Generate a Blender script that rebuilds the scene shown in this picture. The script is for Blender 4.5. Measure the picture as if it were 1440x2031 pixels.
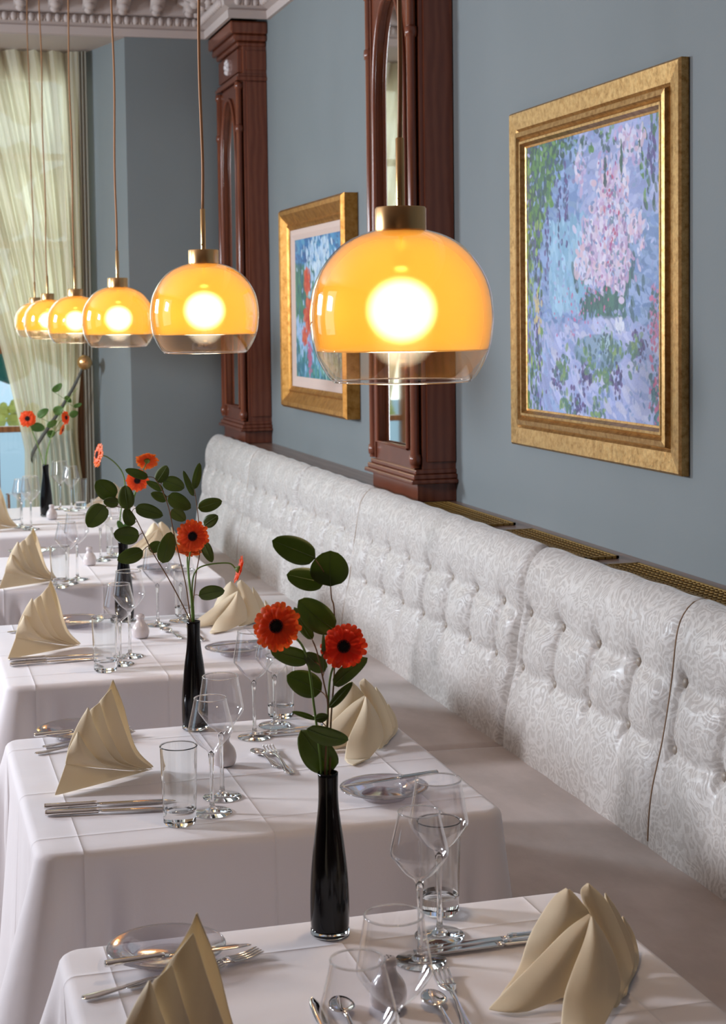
import bpy, bmesh, math, random
import numpy as np
from mathutils import Vector, Matrix
random.seed(7); np.random.seed(7)
C = bpy.context.scene
for o in list(bpy.data.objects): bpy.data.objects.remove(o)
PI = math.pi

# ------------------------------------------------------------------ camera
CZ = 1.63
FR = Vector((0.2764, 0.9593, -0.0585)); F_PX = 3221.0; CX, CY = 720.0, 819.4
_yaw, _pit, _rol = 0.280551, 0.0584907, 0.0120524
_fw = Vector((math.sin(_yaw)*math.cos(_pit), math.cos(_yaw)*math.cos(_pit), -math.sin(_pit)))
_rt = Vector((math.cos(_yaw), -math.sin(_yaw), 0)); _dn = _fw.cross(_rt)
RT = _rt*math.cos(_rol) + _dn*math.sin(_rol); DN = -_rt*math.sin(_rol) + _dn*math.cos(_rol); FW = _fw
cam_d = bpy.data.cameras.new('camera'); cam = bpy.data.objects.new('camera', cam_d); C.collection.objects.link(cam)
M = Matrix.Identity(4)
for i in range(3):
    M[i][0] = RT[i]; M[i][1] = -DN[i]; M[i][2] = -FW[i]
M[0][3], M[1][3], M[2][3] = 0, 0, CZ
cam.matrix_world = M
cam_d.sensor_fit = 'AUTO'; cam_d.sensor_width = 36.0; cam_d.lens = F_PX/2031*36
cam_d.shift_y = -(1015.5-CY)/2031; cam_d.clip_start = 0.05
cam_d.dof.use_dof = True; cam_d.dof.focus_distance = 3.0; cam_d.dof.aperture_fstop = 12
C.camera = cam
C.view_settings.view_transform = 'Standard'; C.view_settings.look = 'None'; C.view_settings.gamma = 1
C.view_settings.exposure = 0.0; C.view_settings.use_curve_mapping = False
C.cycles.max_bounces = 14; C.cycles.transparent_max_bounces = 32; C.cycles.transmission_bounces = 10
C.cycles.sample_clamp_indirect = 6; C.cycles.caustics_refractive = True

# a measured point of the place: the sight line of photo point (x, y) cut with a plane of the room
def ray(x, y): return FW + RT*((x-CX)/F_PX) + DN*((y-CY)/F_PX)
def at_z(x, y, z):
    v = ray(x, y); t = (z-CZ)/v.z; return Vector((v.x*t, v.y*t, z))
def at_x(x, y, X):
    v = ray(x, y); t = X/v.x; return Vector((X, v.y*t, CZ+v.z*t))
def at_y(x, y, Y):
    v = ray(x, y); t = Y/v.y; return Vector((v.x*t, Y, CZ+v.z*t))

# ------------------------------------------------------------------ light
W = bpy.data.worlds.new('world'); C.world = W; W.use_nodes = True
bgn = W.node_tree.nodes['Background']; bgn.inputs[0].default_value = (0.62, 0.82, 1.0, 1); bgn.inputs[1].default_value = 1.1
def area(name, loc, target, sx, sy, watt, col):
    l = bpy.data.lights.new(name, 'AREA'); l.shape = 'RECTANGLE'; l.size = sx; l.size_y = sy; l.energy = watt; l.color = col
    o = bpy.data.objects.new(name, l); C.collection.objects.link(o); o.location = loc
    o.rotation_euler = (Vector(target)-Vector(loc)).to_track_quat('-Z', 'Y').to_euler(); return o
area('daylight_left_far', (-3.0, 7.4, 2.3), (0.8, 5.6, .75), .8, .9, 185, (.80, .90, 1.0))
area('daylight_left_near', (-3.0, 4.4, 2.3), (0.9, 2.9, .75), .45, .55, 108, (.93, .93, 1.0))
area('fill_rear', (-1.6, -2.3, 2.2), (1.2, 4, 1.0), 2.4, 1.4, 1.0, (1.0, .86, .78))  # added weak warm fill behind the camera; the rear wall has no window
area('daylight_far_window', (0.1, 9.85, 2.1), (0.2, 5, 1.6), 1.9, 2.0, 30, (1.0, .98, .88))

# ------------------------------------------------------------------ materials
def mat(name, col=(.8,.8,.8), rough=.5, metal=0, **kw):
    m = bpy.data.materials.new(name); m.use_nodes = True; b = m.node_tree.nodes['Principled BSDF']
    b.inputs['Base Color'].default_value = (*col, 1); b.inputs['Roughness'].default_value = rough; b.inputs['Metallic'].default_value = metal
    for k, v in kw.items(): b.inputs[k.replace('_', ' ')].default_value = v
    return m
class NT:
    def __init__(s, m): s.t = m.node_tree; s.n = s.t.nodes; s.b = s.n.get('Principled BSDF'); s.out = s.n.get('Material Output')
    def add(s, typ, **kw):
        n = s.n.new(typ)
        for k, v in kw.items(): setattr(n, k, v)
        return n
    def link(s, a, b): s.t.links.new(a, b)
    def math(s, op, a, b=None, c=None):
        n = s.add('ShaderNodeMath', operation=op)
        for i, v in enumerate((a, b, c)):
            if v is None: continue
            if isinstance(v, (int, float)): n.inputs[i].default_value = v
            else: s.link(v, n.inputs[i])
        return n.outputs[0]
    def ramp(s, fac, stops):
        n = s.add('ShaderNodeValToRGB'); e = n.color_ramp.elements
        while len(e) < len(stops): e.new(.5)
        for i, (p, c) in enumerate(stops): e[i].position = p; e[i].color = (*c, 1)
        s.link(fac, n.inputs[0]); return n.outputs[0]
    def bump(s, h, strength=.3, dist=.01):
        n = s.add('ShaderNodeBump'); n.inputs['Strength'].default_value = strength; n.inputs['Distance'].default_value = dist
        s.link(h, n.inputs['Height']); s.link(n.outputs[0], s.b.inputs['Normal']); return n
    def coord(s, kind='Object', scale=(1,1,1)):
        tc = s.add('ShaderNodeTexCoord'); mp = s.add('ShaderNodeMapping'); mp.inputs['Scale'].default_value = scale
        s.link(tc.outputs[kind], mp.inputs[0]); return mp.outputs[0]
    def noise(s, vec, scale, detail=4, rough=.5):
        n = s.add('ShaderNodeTexNoise'); n.inputs['Scale'].default_value = scale; n.inputs['Detail'].default_value = detail; n.inputs['Roughness'].default_value = rough
        s.link(vec, n.inputs['Vector']); return n.outputs['Fac']
MT = {}
def wall_mat():
    m = mat('blue_grey_wall_paint', (.275, .295, .31), .85); n = NT(m); v = n.coord()
    f = n.noise(v, 1.3, 3); n.link(n.ramp(f, [(.3, (.180,.205,.212)), (.7, (.198,.222,.229))]), n.b.inputs['Base Color'])
    n.bump(n.noise(v, 180, 3), .08, .002); return m
MT['wall'] = wall_mat()
MT['panelling'] = mat('brown_wall_panelling', (.20,.12,.075), .6)
MT['plaster'] = mat('white_plaster', (.52,.44,.41), .7)
def wood(name, a, b, rough=.3, scale=(6,6,1.2), coat=.25):
    m = mat(name, a, rough, Coat_Weight=coat, Coat_Roughness=.15); n = NT(m); v = n.coord('Object', scale)
    w = n.add('ShaderNodeTexWave', wave_type='BANDS', bands_direction='X'); w.inputs['Scale'].default_value = 1.6; w.inputs['Distortion'].default_value = 5
    w.inputs['Detail'].default_value = 3; w.inputs['Detail Scale'].default_value = 1.6; n.link(v, w.inputs['Vector'])
    f = n.math('ADD', n.math('MULTIPLY', w.outputs['Fac'], .5), n.math('MULTIPLY', n.noise(v, 9, 5), .5))
    n.link(n.ramp(f, [(.25, a), (.75, b)]), n.b.inputs['Base Color']); n.bump(f, .08, .002); return m
MT['mahogany'] = wood('mahogany', (.135,.034,.015), (.185,.052,.024), .25)
MT['window_wood'] = wood('honey_brown_window_wood', (.20,.075,.022), (.32,.13,.045), .35)
MT['rail_wood'] = wood('brown_shelf_wood', (.20,.115,.085), (.27,.165,.125), .35, (4,1,4))
def carpet():
    m = mat('beige_carpet', (.26,.20,.15), .95); n = NT(m); v = n.coord()
    n.link(n.ramp(n.noise(v, 14, 5), [(.4, (.24,.155,.10)), (.6, (.36,.26,.19))]), n.b.inputs['Base Color']); n.bump(n.noise(v, 260, 2), .5, .004); return m
MT['carpet'] = carpet()
def gold(name, a, b, rough=.32, sp=60, bump=.25):
    m = mat(name, a, rough, .85); n = NT(m); v = n.coord()
    f = n.noise(v, sp, 6, .7); n.link(n.ramp(f, [(.33, (a[0]*.7, a[1]*.62, a[2]*.5)), (.45, a), (.62, b)]), n.b.inputs['Base Color'])
    n.link(n.math('ADD', n.math('MULTIPLY', n.noise(v, sp*1.5, 3), .3), rough-.1), n.b.inputs['Roughness']); n.bump(f, bump, .002); return m
MT['gold'] = gold('antique_gold_leaf', (.42,.235,.08), (.54,.33,.13))
MT['gold_dark'] = gold('warm_gold_frame', (.46,.21,.045), (.56,.28,.075), .36, 30, .1)
MT['brass'] = mat('brushed_brass', (.68,.42,.19), .3, 1.0)
MT['cord'] = mat('copper_brown_cord', (.36,.17,.07), .6, .2)
MT['brass_dark'] = mat('aged_brass_grille', (.40,.25,.075), .5, .7)
MT['dark'] = mat('recess_shade', (.012,.009,.006), .8)  # near-black colour standing for shade inside grille slots and shaker holes
MT['silver'] = mat('polished_silver_plate', (.86,.84,.82), .10, 1.0)
MT['mirror'] = mat('old_mirror_glass', (.80,.80,.76), .03, 1.0)
MT['black'] = mat('glossy_black_ceramic', (.002,.002,.003), .12, Specular_IOR_Level=.35)
MT['porcelain'] = mat('white_porcelain', (.66,.60,.60), .18, Coat_Weight=.3)
MT['white_cup'] = mat('ceiling_white', (.46,.39,.36), .8)
MT['canvas_liner'] = mat('pale_linen_liner', (.62,.48,.42), .8)
def cloth_mat():
    m = mat('white_damask_tablecloth', (.80,.755,.775), .75, Sheen_Weight=.25); n = NT(m)
    tc = n.add('ShaderNodeTexCoord'); sx = n.add('ShaderNodeSeparateXYZ'); n.link(tc.outputs['Object'], sx.inputs[0])
    h = None
    for out, cs in ((sx.outputs[0], (-.335, -.01, .30)), (sx.outputs[1], (-.305, -.03, .30))):
        for c in cs:
            d = n.math('ABSOLUTE', n.math('SUBTRACT', out, c)); k = n.math('POWER', 2.718, n.math('MULTIPLY', d, -260.0))
            h = k if h is None else n.math('ADD', h, k)
    v = tc.outputs['Object']
    f = n.noise(v, 7, 3); h2 = n.math('ADD', n.math('MULTIPLY', h, .9), n.math('MULTIPLY', f, 1.6))
    weave = n.noise(v, 600, 1)
    h3 = n.math('ADD', h2, n.math('MULTIPLY', weave, .05)); n.bump(h3, .42, .006); return m
MT['cloth'] = cloth_mat()
def napkin_mat():
    m = mat('cream_napkin_linen', (.90,.78,.57), .8, Sheen_Weight=.2); n = NT(m); v = n.coord()
    n.bump(n.noise(v, 500, 2), .15, .001)
    tr = n.add('ShaderNodeBsdfTranslucent'); tr.inputs[0].default_value = (.88,.74,.50,1); mx = n.add('ShaderNodeMixShader'); mx.inputs[0].default_value = .22
    n.link(n.b.outputs[0], mx.inputs[1]); n.link(tr.outputs[0], mx.inputs[2]); n.link(mx.outputs[0], n.out.inputs[0]); return m
MT['napkin'] = napkin_mat()
def curtain_mat(name, col, tcol, mixf):
    m = mat(name, col, .9); n = NT(m)
    tr = n.add('ShaderNodeBsdfTranslucent'); tr.inputs[0].default_value = (*tcol, 1)
    tp = n.add('ShaderNodeBsdfTransparent'); tp.inputs[0].default_value = (1,1,1,1)
    mx = n.add('ShaderNodeMixShader'); mx.inputs[0].default_value = mixf; n.link(n.b.outputs[0], mx.inputs[1]); n.link(tr.outputs[0], mx.inputs[2])
    m2 = n.add('ShaderNodeMixShader'); m2.inputs[0].default_value = .12; n.link(mx.outputs[0], m2.inputs[1]); n.link(tp.outputs[0], m2.inputs[2])
    n.link(m2.outputs[0], n.out.inputs[0]); return m
MT['sheer'] = curtain_mat('sheer_cream_curtain', (.84,.79,.64), (.84,.79,.62), .6)
MT['lining'] = curtain_mat('taupe_curtain_edge', (.36,.33,.27), (.4,.38,.3), .25)
def glass_thin(name, tint=(1,1,1), fres=1.5, base=.03, rough=.02):
    m = bpy.data.materials.new(name); m.use_nodes = True; n = NT(m); n.n.remove(n.b)
    tp = n.add('ShaderNodeBsdfTransparent'); tp.inputs[0].default_value = (*tint, 1)
    gl = n.add('ShaderNodeBsdfGlossy'); gl.inputs['Roughness'].default_value = rough; gl.inputs[0].default_value = (1,1,1,1)
    lw = n.add('ShaderNodeLayerWeight'); lw.inputs[0].default_value = .5
    f = n.math('ADD', n.math('MULTIPLY', n.math('POWER', lw.outputs['Facing'], fres*2), .75), base)
    mx = n.add('ShaderNodeMixShader'); n.link(f, mx.inputs[0]); n.link(tp.outputs[0], mx.inputs[1]); n.link(gl.outputs[0], mx.inputs[2])
    n.link(mx.outputs[0], n.out.inputs[0]); return m
MT['glass'] = glass_thin('thin_clear_glass', (.965,.965,.975), 1.0, .055)
MT['plate_glass'] = glass_thin('pressed_glass', (.80,.79,.82), 1.0, .12, .08)
MT['pane'] = glass_thin('window_glass', (.93,.98,.98), 2.0, .04)
MT['shade_clear'] = glass_thin('clear_lamp_glass', (1.0,.93,.85), 1.1, .05)
MT['solid_glass'] = mat('solid_clear_glass', (.97,.985,.98), .01, Transmission_Weight=1.0, IOR=1.46)
def amber():
    m = bpy.data.materials.new('amber_glass'); m.use_nodes = True; n = NT(m); n.n.remove(n.b)
    tr = n.add('ShaderNodeBsdfTranslucent'); tr.inputs[0].default_value = (1.0,.53,.075,1)
    rf = n.add('ShaderNodeBsdfRefraction'); rf.inputs[0].default_value = (1.0,.80,.42,1); rf.inputs['Roughness'].default_value = .5; rf.inputs['IOR'].default_value = 1.10
    df = n.add('ShaderNodeBsdfDiffuse'); df.inputs[0].default_value = (.75,.36,.08,1)
    gl = n.add('ShaderNodeBsdfGlossy'); gl.inputs['Roughness'].default_value = .05
    a = n.add('ShaderNodeMixShader'); a.inputs[0].default_value = .5; n.link(tr.outputs[0], a.inputs[1]); n.link(rf.outputs[0], a.inputs[2])
    b = n.add('ShaderNodeMixShader'); b.inputs[0].default_value = .2; n.link(a.outputs[0], b.inputs[1]); n.link(df.outputs[0], b.inputs[2])
    lw = n.add('ShaderNodeLayerWeight'); f = n.math('ADD', n.math('MULTIPLY', n.math('POWER', lw.outputs['Facing'], 3), .35), .03)
    c = n.add('ShaderNodeMixShader'); n.link(f, c.inputs[0]); n.link(b.outputs[0], c.inputs[1]); n.link(gl.outputs[0], c.inputs[2])
    n.link(c.outputs[0], n.out.inputs[0]); return m
MT['amber'] = amber()
def emis(name, col, s):
    m = bpy.data.materials.new(name); m.use_nodes = True; n = NT(m); n.n.remove(n.b); e = n.add('ShaderNodeEmission')
    e.inputs[0].default_value = (*col, 1); e.inputs[1].default_value = s; n.link(e.outputs[0], n.out.inputs[0]); return m
def bulb_mat():
    m = emis('glowing_bulb', (1,.84,.60), 23); n = NT(m); e = [x for x in n.n if x.type == 'EMISSION'][0]
    lw = n.add('ShaderNodeLayerWeight'); lw.inputs[0].default_value = .5; f = n.math('POWER', n.math('SUBTRACT', 1.0, lw.outputs['Facing']), 2.8)
    tp = n.add('ShaderNodeBsdfTransparent'); mx = n.add('ShaderNodeMixShader'); n.link(f, mx.inputs[0]); n.link(tp.outputs[0], mx.inputs[1]); n.link(e.outputs[0], mx.inputs[2]); n.link(mx.outputs[0], n.out.inputs[0]); return m
MT['bulb'] = bulb_mat()
def brocade():
    m = mat('ivory_brocade', (.60,.57,.54), .55, Sheen_Weight=.35, Sheen_Roughness=.4); n = NT(m)
    tc = n.add('ShaderNodeTexCoord'); v0 = tc.outputs['UV']
    def vor(scale, feature='DISTANCE_TO_EDGE', vec=None):
        x = n.add('ShaderNodeTexVoronoi', feature=feature); x.inputs['Scale'].default_value = scale; n.link(vec, x.inputs['Vector']); return x.outputs['Distance']
    nz = n.add('ShaderNodeTexNoise'); nz.inputs['Scale'].default_value = 9; n.link(v0, nz.inputs['Vector'])
    mp = n.add('ShaderNodeVectorMath', operation='SCALE'); n.link(nz.outputs['Color'], mp.inputs[0]); mp.inputs[3].default_value = .05
    ad = n.add('ShaderNodeVectorMath', operation='ADD'); n.link(v0, ad.inputs[0]); n.link(mp.outputs[0], ad.inputs[1]); vv = ad.outputs[0]
    sc = n.noise(v0, 16, 1, .4); rings = n.math('SINE', n.math('MULTIPLY', sc, 74.0))
    e1 = vor(15, 'SMOOTH_F1', vv); vine = n.math('SINE', n.math('MULTIPLY', e1, 34.0))
    fl = vor(95, 'F1', vv); dots = n.math('LESS_THAN', fl, .36)
    f = n.math('ADD', n.math('MULTIPLY', n.math('GREATER_THAN', rings, .25), .5), n.math('ADD', n.math('MULTIPLY', n.math('GREATER_THAN', vine, .72), .5), n.math('MULTIPLY', dots, .25)))
    fine = n.noise(vv, 160, 3)
    f2 = n.math('MINIMUM', n.math('ADD', f, n.math('MULTIPLY', fine, .6)), 1.25)
    n.link(n.ramp(n.math('MULTIPLY', f2, .8), [(.15, (.44,.405,.38)), (.85, (.63,.605,.58))]), n.b.inputs['Base Color'])
    n.link(n.math('SUBTRACT', .72, n.math('MULTIPLY', f2, .28)), n.b.inputs['Roughness'])
    n.bump(f2, .4, .002); return m
MT['brocade'] = brocade()
def velvet():
    m = mat('blush_velvet_seat', (.44,.365,.335), .8, Sheen_Weight=.5, Sheen_Roughness=.35); n = NT(m); v = n.coord('Object', (1, .5, 1))
    n.link(n.ramp(n.noise(v, 9, 5, .6), [(.35, (.40,.33,.30)), (.65, (.50,.42,.39))]), n.b.inputs['Base Color']); n.bump(n.noise(v, 300, 2), .1, .002); return m
MT['velvet'] = velvet()
MT['piping'] = mat('brown_piping', (.30,.20,.13), .7)
MT['button'] = mat('covered_button', (.30,.25,.205), .45)
MT['petal'] = mat('red_orange_petal', (1.0,.125,.018), .55)
MT['petal_deep'] = mat('red_petal', (.96,.06,.014), .5)
MT['petal_orange'] = mat('orange_petal', (.92,.17,.015), .5)
def thin(m, k, c):
    n = NT(m); tr = n.add('ShaderNodeBsdfTranslucent'); tr.inputs[0].default_value = (*c, 1); mx = n.add('ShaderNodeMixShader'); mx.inputs[0].default_value = k
    n.link(n.b.outputs[0], mx.inputs[1]); n.link(tr.outputs[0], mx.inputs[2]); n.link(mx.outputs[0], n.out.inputs[0])
thin(MT['petal'], .4, (1.0,.13,.02)); thin(MT['petal_deep'], .4, (1.0,.07,.015)); thin(MT['petal_orange'], .4, (1.0,.25,.03))
MT['flower_black'] = mat('black_flower_centre', (.012,.006,.006), .9)
MT['flower_dark_red'] = mat('dark_red_florets', (.16,.01,.01), .8)
MT['stem'] = mat('green_stem', (.15,.27,.05), .5)
MT['twig'] = mat('brown_twig', (.20,.105,.045), .7)
def leaf_mat(name, a, b):
    m = mat(name, a, .5); n = NT(m); v = n.coord(); n.link(n.ramp(n.noise(v, 26, 3), [(.35, a), (.65, b)]), n.b.inputs['Base Color'])
    tr = n.add('ShaderNodeBsdfTranslucent'); tr.inputs[0].default_value = (b[0]*2.0, b[1]*2.0, b[2]*1.2, 1); mx = n.add('ShaderNodeMixShader'); mx.inputs[0].default_value = .35
    n.link(n.b.outputs[0], mx.inputs[1]); n.link(tr.outputs[0], mx.inputs[2]); n.link(mx.outputs[0], n.out.inputs[0]); return m
MT['leaf'] = leaf_mat('eucalyptus_leaf', (.07,.105,.024), (.125,.165,.04))
MT['leaf_vein'] = mat('leaf_vein', (.12,.17,.055), .6)
MT['leaf_bright'] = leaf_mat('fresh_leaf', (.06,.15,.03), (.11,.22,.05))
MT['hedge'] = mat('teal_green_foliage', (.03,.17,.12), .8)
MT['street'] = mat('pale_street', (.62,.68,.70), .9)
MT['yellow'] = mat('yellow_flowers', (.7,.6,.12), .8)
MT['tieband'] = mat('grey_tie_band', (.10,.10,.085), .7)
MT['paint'] = mat('oil_paint', (.5,.5,.5), .42); _n = NT(MT['paint']); _a = _n.add('ShaderNodeVertexColor'); _a.layer_name = 'paint'
_n.link(_a.outputs[0], _n.b.inputs['Base Color']); _v = _n.coord(); _n.bump(_n.noise(_v, 130, 4), .35, .003)

# ------------------------------------------------------------------ helpers
def obj(name, bm, m, parent=None, smooth=True, sub=0, bevel=0, solid=0, sharp=None):
    me = bpy.data.meshes.new(name)
    if isinstance(bm, tuple): me.from_pydata([tuple(p) for p in bm[0]], [], bm[1])
    else:
        if m is MT['solid_glass']: bmesh.ops.recalc_face_normals(bm, faces=bm.faces)
        bm.to_mesh(me); bm.free()
    me.update()
    o = bpy.data.objects.new(name, me); C.collection.objects.link(o); me.materials.append(m)
    if smooth:
        for p in me.polygons: p.use_smooth = True
        if sharp is not None:
            try: me.set_sharp_from_angle(angle=math.radians(sharp))
            except Exception: pass
    if solid: md = o.modifiers.new('s', 'SOLIDIFY'); md.thickness = solid; md.offset = 0
    if bevel: md = o.modifiers.new('b', 'BEVEL'); md.width = bevel; md.segments = 2; md.limit_method = 'ANGLE'
    if sub: md = o.modifiers.new('ss', 'SUBSURF'); md.levels = sub; md.render_levels = sub
    if parent is not None: o.parent = parent
    return o
def tag(o, label, cat=None, group=None, kind=None):
    if label: o['label'] = label
    if cat: o['category'] = cat
    if group: o['group'] = group
    if kind: o['kind'] = kind
    return o
def thing(name, label, cat, loc=(0,0,0), rz=0, group=None):
    o = bpy.data.objects.new(name, None); C.collection.objects.link(o); o.location = loc; o.rotation_euler = (0,0,rz)
    o.empty_display_size = .05; return tag(o, label, cat, group)
def struct(name, bm, m, **k): return tag(obj(name, bm, m, **k), None, kind='structure')
def dup(root, loc, rz, label, group=None, scale=None):
    r = root.copy(); C.collection.objects.link(r); r.location = loc; r.rotation_euler = (0,0,rz); r['label'] = label
    if group: r['group'] = group
    if scale: r.scale = (scale,)*3
    for ch in list(root.children):
        c = ch.copy(); C.collection.objects.link(c); c.parent = r
        for g in ch.children:
            d = g.copy(); C.collection.objects.link(d); d.parent = c
    return r
def box(bm, x0, y0, z0, x1, y1, z1):
    vs = [bm.verts.new(p) for p in ((x0,y0,z0),(x1,y0,z0),(x1,y1,z0),(x0,y1,z0),(x0,y0,z1),(x1,y0,z1),(x1,y1,z1),(x0,y1,z1))]
    for f in ((3,2,1,0),(4,5,6,7),(0,1,5,4),(1,2,6,5),(2,3,7,6),(3,0,4,7)): bm.faces.new([vs[i] for i in f])
def boxes(*bs):
    bm = bmesh.new()
    for b in bs: box(bm, *b)
    return bm
_SPH = {}
def sphere(bm, c, r, sc=(1,1,1), seg=8, rings=6):
    k = (seg, rings)
    if k not in _SPH:
        v = [(0,0,-1)]+[(math.cos(2*PI*i/seg)*math.sin(PI*j/rings), math.sin(2*PI*i/seg)*math.sin(PI*j/rings), -math.cos(PI*j/rings)) for j in range(1, rings) for i in range(seg)]+[(0,0,1)]
        f = [(0, 1+(i+1) % seg, 1+i) for i in range(seg)]
        for j in range(rings-2): f += [(1+j*seg+i, 1+j*seg+(i+1) % seg, 1+(j+1)*seg+(i+1) % seg, 1+(j+1)*seg+i) for i in range(seg)]
        e = len(v)-1; f += [(e, 1+(rings-2)*seg+i, 1+(rings-2)*seg+(i+1) % seg) for i in range(seg)]; _SPH[k] = (v, f)
    v, f = _SPH[k]; vs = [bm.verts.new((c[0]+x*r*sc[0], c[1]+y*r*sc[1], c[2]+z*r*sc[2])) for x, y, z in v]
    for q in f: bm.faces.new([vs[i] for i in q])
def lathe(bm, prof, n=32, c=(0,0,0)):
    rings = []
    for r, z in prof:
        if r < 1e-6: rings.append([bm.verts.new((c[0], c[1], c[2]+z))])
        else: rings.append([bm.verts.new((c[0]+r*math.cos(2*PI*i/n), c[1]+r*math.sin(2*PI*i/n), c[2]+z)) for i in range(n)])
    for a, b in zip(rings, rings[1:]):
        for i in range(n):
            j = (i+1) % n
            if len(a) == 1 and len(b) == 1: continue
            if len(a) == 1: bm.faces.new((a[0], b[j], b[i]))
            elif len(b) == 1: bm.faces.new((a[i], a[j], b[0]))
            else: bm.faces.new((a[i], a[j], b[j], b[i]))
    return bm
def catmull(P, n=8):
    P = [Vector(p) for p in P]
    if len(P) < 3: return [P[0].lerp(P[-1], i/n) for i in range(n+1)]
    Q = [P[0]*2-P[1]] + P + [P[-1]*2-P[-2]]; out = []
    for i in range(1, len(Q)-2):
        a, b, c, d = Q[i-1:i+3]
        for k in range(n):
            t = k/n; out.append(.5*((2*b)+(-a+c)*t+(2*a-5*b+4*c-d)*t*t+(-a+3*b-3*c+d)*t**3))
    out.append(P[-1]); return out
def tube(bm, pts, r, n=8, cap=True):
    pts = [Vector(p) for p in pts]; rs = r if isinstance(r, (list, tuple)) else [r]*len(pts)
    rings = []; up = Vector((0,0,1))
    for i, p in enumerate(pts):
        t = (pts[min(i+1, len(pts)-1)]-pts[max(i-1, 0)]).normalized()
        a = t.cross(up) if abs(t.dot(up)) < .95 else t.cross(Vector((1,0,0)))
        a.normalize(); b = t.cross(a).normalized()
        if rings and False: pass
        rings.append([bm.verts.new(p+(a*math.cos(2*PI*k/n)+b*math.sin(2*PI*k/n))*rs[i]) for k in range(n)])
    for A, B in zip(rings, rings[1:]):
        # align start
        best = min(range(n), key=lambda s: (A[0].co-B[s].co).length)
        for k in range(n):
            k2 = (k+1) % n; bm.faces.new((A[k], A[k2], B[(k2+best) % n], B[(k+best) % n]))
    if cap: bm.faces.new(rings[0]); bm.faces.new(rings[-1][::-1])
    return bm
def grid(fn, nu, nv):
    vs = [fn(i/nu, j/nv) for j in range(nv+1) for i in range(nu+1)]
    fs = [(j*(nu+1)+i, j*(nu+1)+i+1, (j+1)*(nu+1)+i+1, (j+1)*(nu+1)+i) for j in range(nv) for i in range(nu)]
    return vs, fs
def smooth01(x): x = max(0., min(1., x)); return x*x*(3-2*x)

# ------------------------------------------------------------------ room
WX = 1.90; BY = 8.90; WZ = 3.17; CEIL = 3.42
struct('floor', boxes((-3.3,-2.6,-.1,2.1,9.8,0)), MT['carpet'], smooth=False)
struct('ceiling', boxes((-3.3,-2.6,CEIL,2.1,BY,CEIL+.1)), MT['white_cup'], smooth=False)
struct('wall_right', boxes((WX,-2.6,0,WX+.15,BY+.2,CEIL)), MT['wall'], smooth=False)
bm = bmesh.new(); box(bm, 1.245, BY, 0, WX, BY+.75, CEIL)
# splayed reveal
vs = [bm.verts.new(p) for p in ((1.245,BY,0),(1.245,BY+.75,0),(1.085,BY+.75,0),(1.10,BY+.52,0),(1.245,BY,CEIL),(1.245,BY+.75,CEIL),(1.085,BY+.75,CEIL),(1.10,BY+.52,CEIL))]
for f in ((0,3,7,4),(3,2,6,7),(0,4,5,1),(1,5,6,2)): bm.faces.new([vs[i] for i in f])
struct('wall_back', bm, MT['wall'], smooth=False)
struct('trim_1', boxes((-3.3,BY,WZ-.01,1.25,BY+.75,CEIL)), MT['white_cup'], smooth=False)     # soffit over the window bay
struct('wall_back_low', boxes((-3.3,BY+.62,0,1.1,BY+.75,.35)), MT['wall'], smooth=False)
struct('wall_back_left', boxes((-3.3,BY+.45,0,-1.05,BY+.75,WZ)), MT['wall'], smooth=False)
struct('wall_left', boxes((-3.3,-2.6,0,-3.15,9.7,.9),(-3.3,-2.6,3.0,-3.15,9.7,CEIL),(-3.3,-2.6,.9,-3.15,3.6,3.0),(-3.3,5.2,.9,-3.15,6.6,3.0),(-3.3,8.2,.9,-3.15,9.7,3.0)), MT['panelling'], smooth=False)
struct('wall_rear', boxes((-3.3,-2.75,0,2.1,-2.6,CEIL)), MT['panelling'], smooth=False)
# cornice swept along the wall tops, wrapping both pilasters
PX = 1.755
path = [(-3.2,BY),(1.70,BY),(1.70,8.24),(WX,8.24),(WX,6.03),(1.70,6.03),(1.70,5.36),(WX,5.36),(WX,-2.5)]
prof = [(0,WZ-.005),(.018,WZ-.005),(.022,WZ+.035),(.012,WZ+.045),(.045,WZ+.055),(.05,WZ+.09),(.035,WZ+.10),(.06,WZ+.11),(.065,WZ+.20),(.17,WZ+.215),(.19,WZ+.24),(.21,CEIL+.005)]
def offs(path, d):
    out = []
    for i, p in enumerate(path):
        p = Vector(p); ns = []
        if i > 0: t = (p-Vector(path[i-1])).normalized(); ns.append(Vector((t.y, -t.x)))
        if i < len(path)-1: t = (Vector(path[i+1])-p).normalized(); ns.append(Vector((t.y, -t.x)))
        if len(ns) == 1: out.append(p+ns[0]*d)
        else:
            m_ = (ns[0]+ns[1]); out.append(p+m_*d/(1+ns[0].dot(ns[1])))
    return out
bm = bmesh.new(); rows = []
for d, z in prof: rows.append([bm.verts.new((q.x, q.y, z)) for q in offs(path, d)])
for a, b in zip(rows, rows[1:]):
    for i in range(len(path)-1): bm.faces.new((a[i], a[i+1], b[i+1], b[i]))
struct('trim_2', bm, MT['plaster'], smooth=False)
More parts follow.
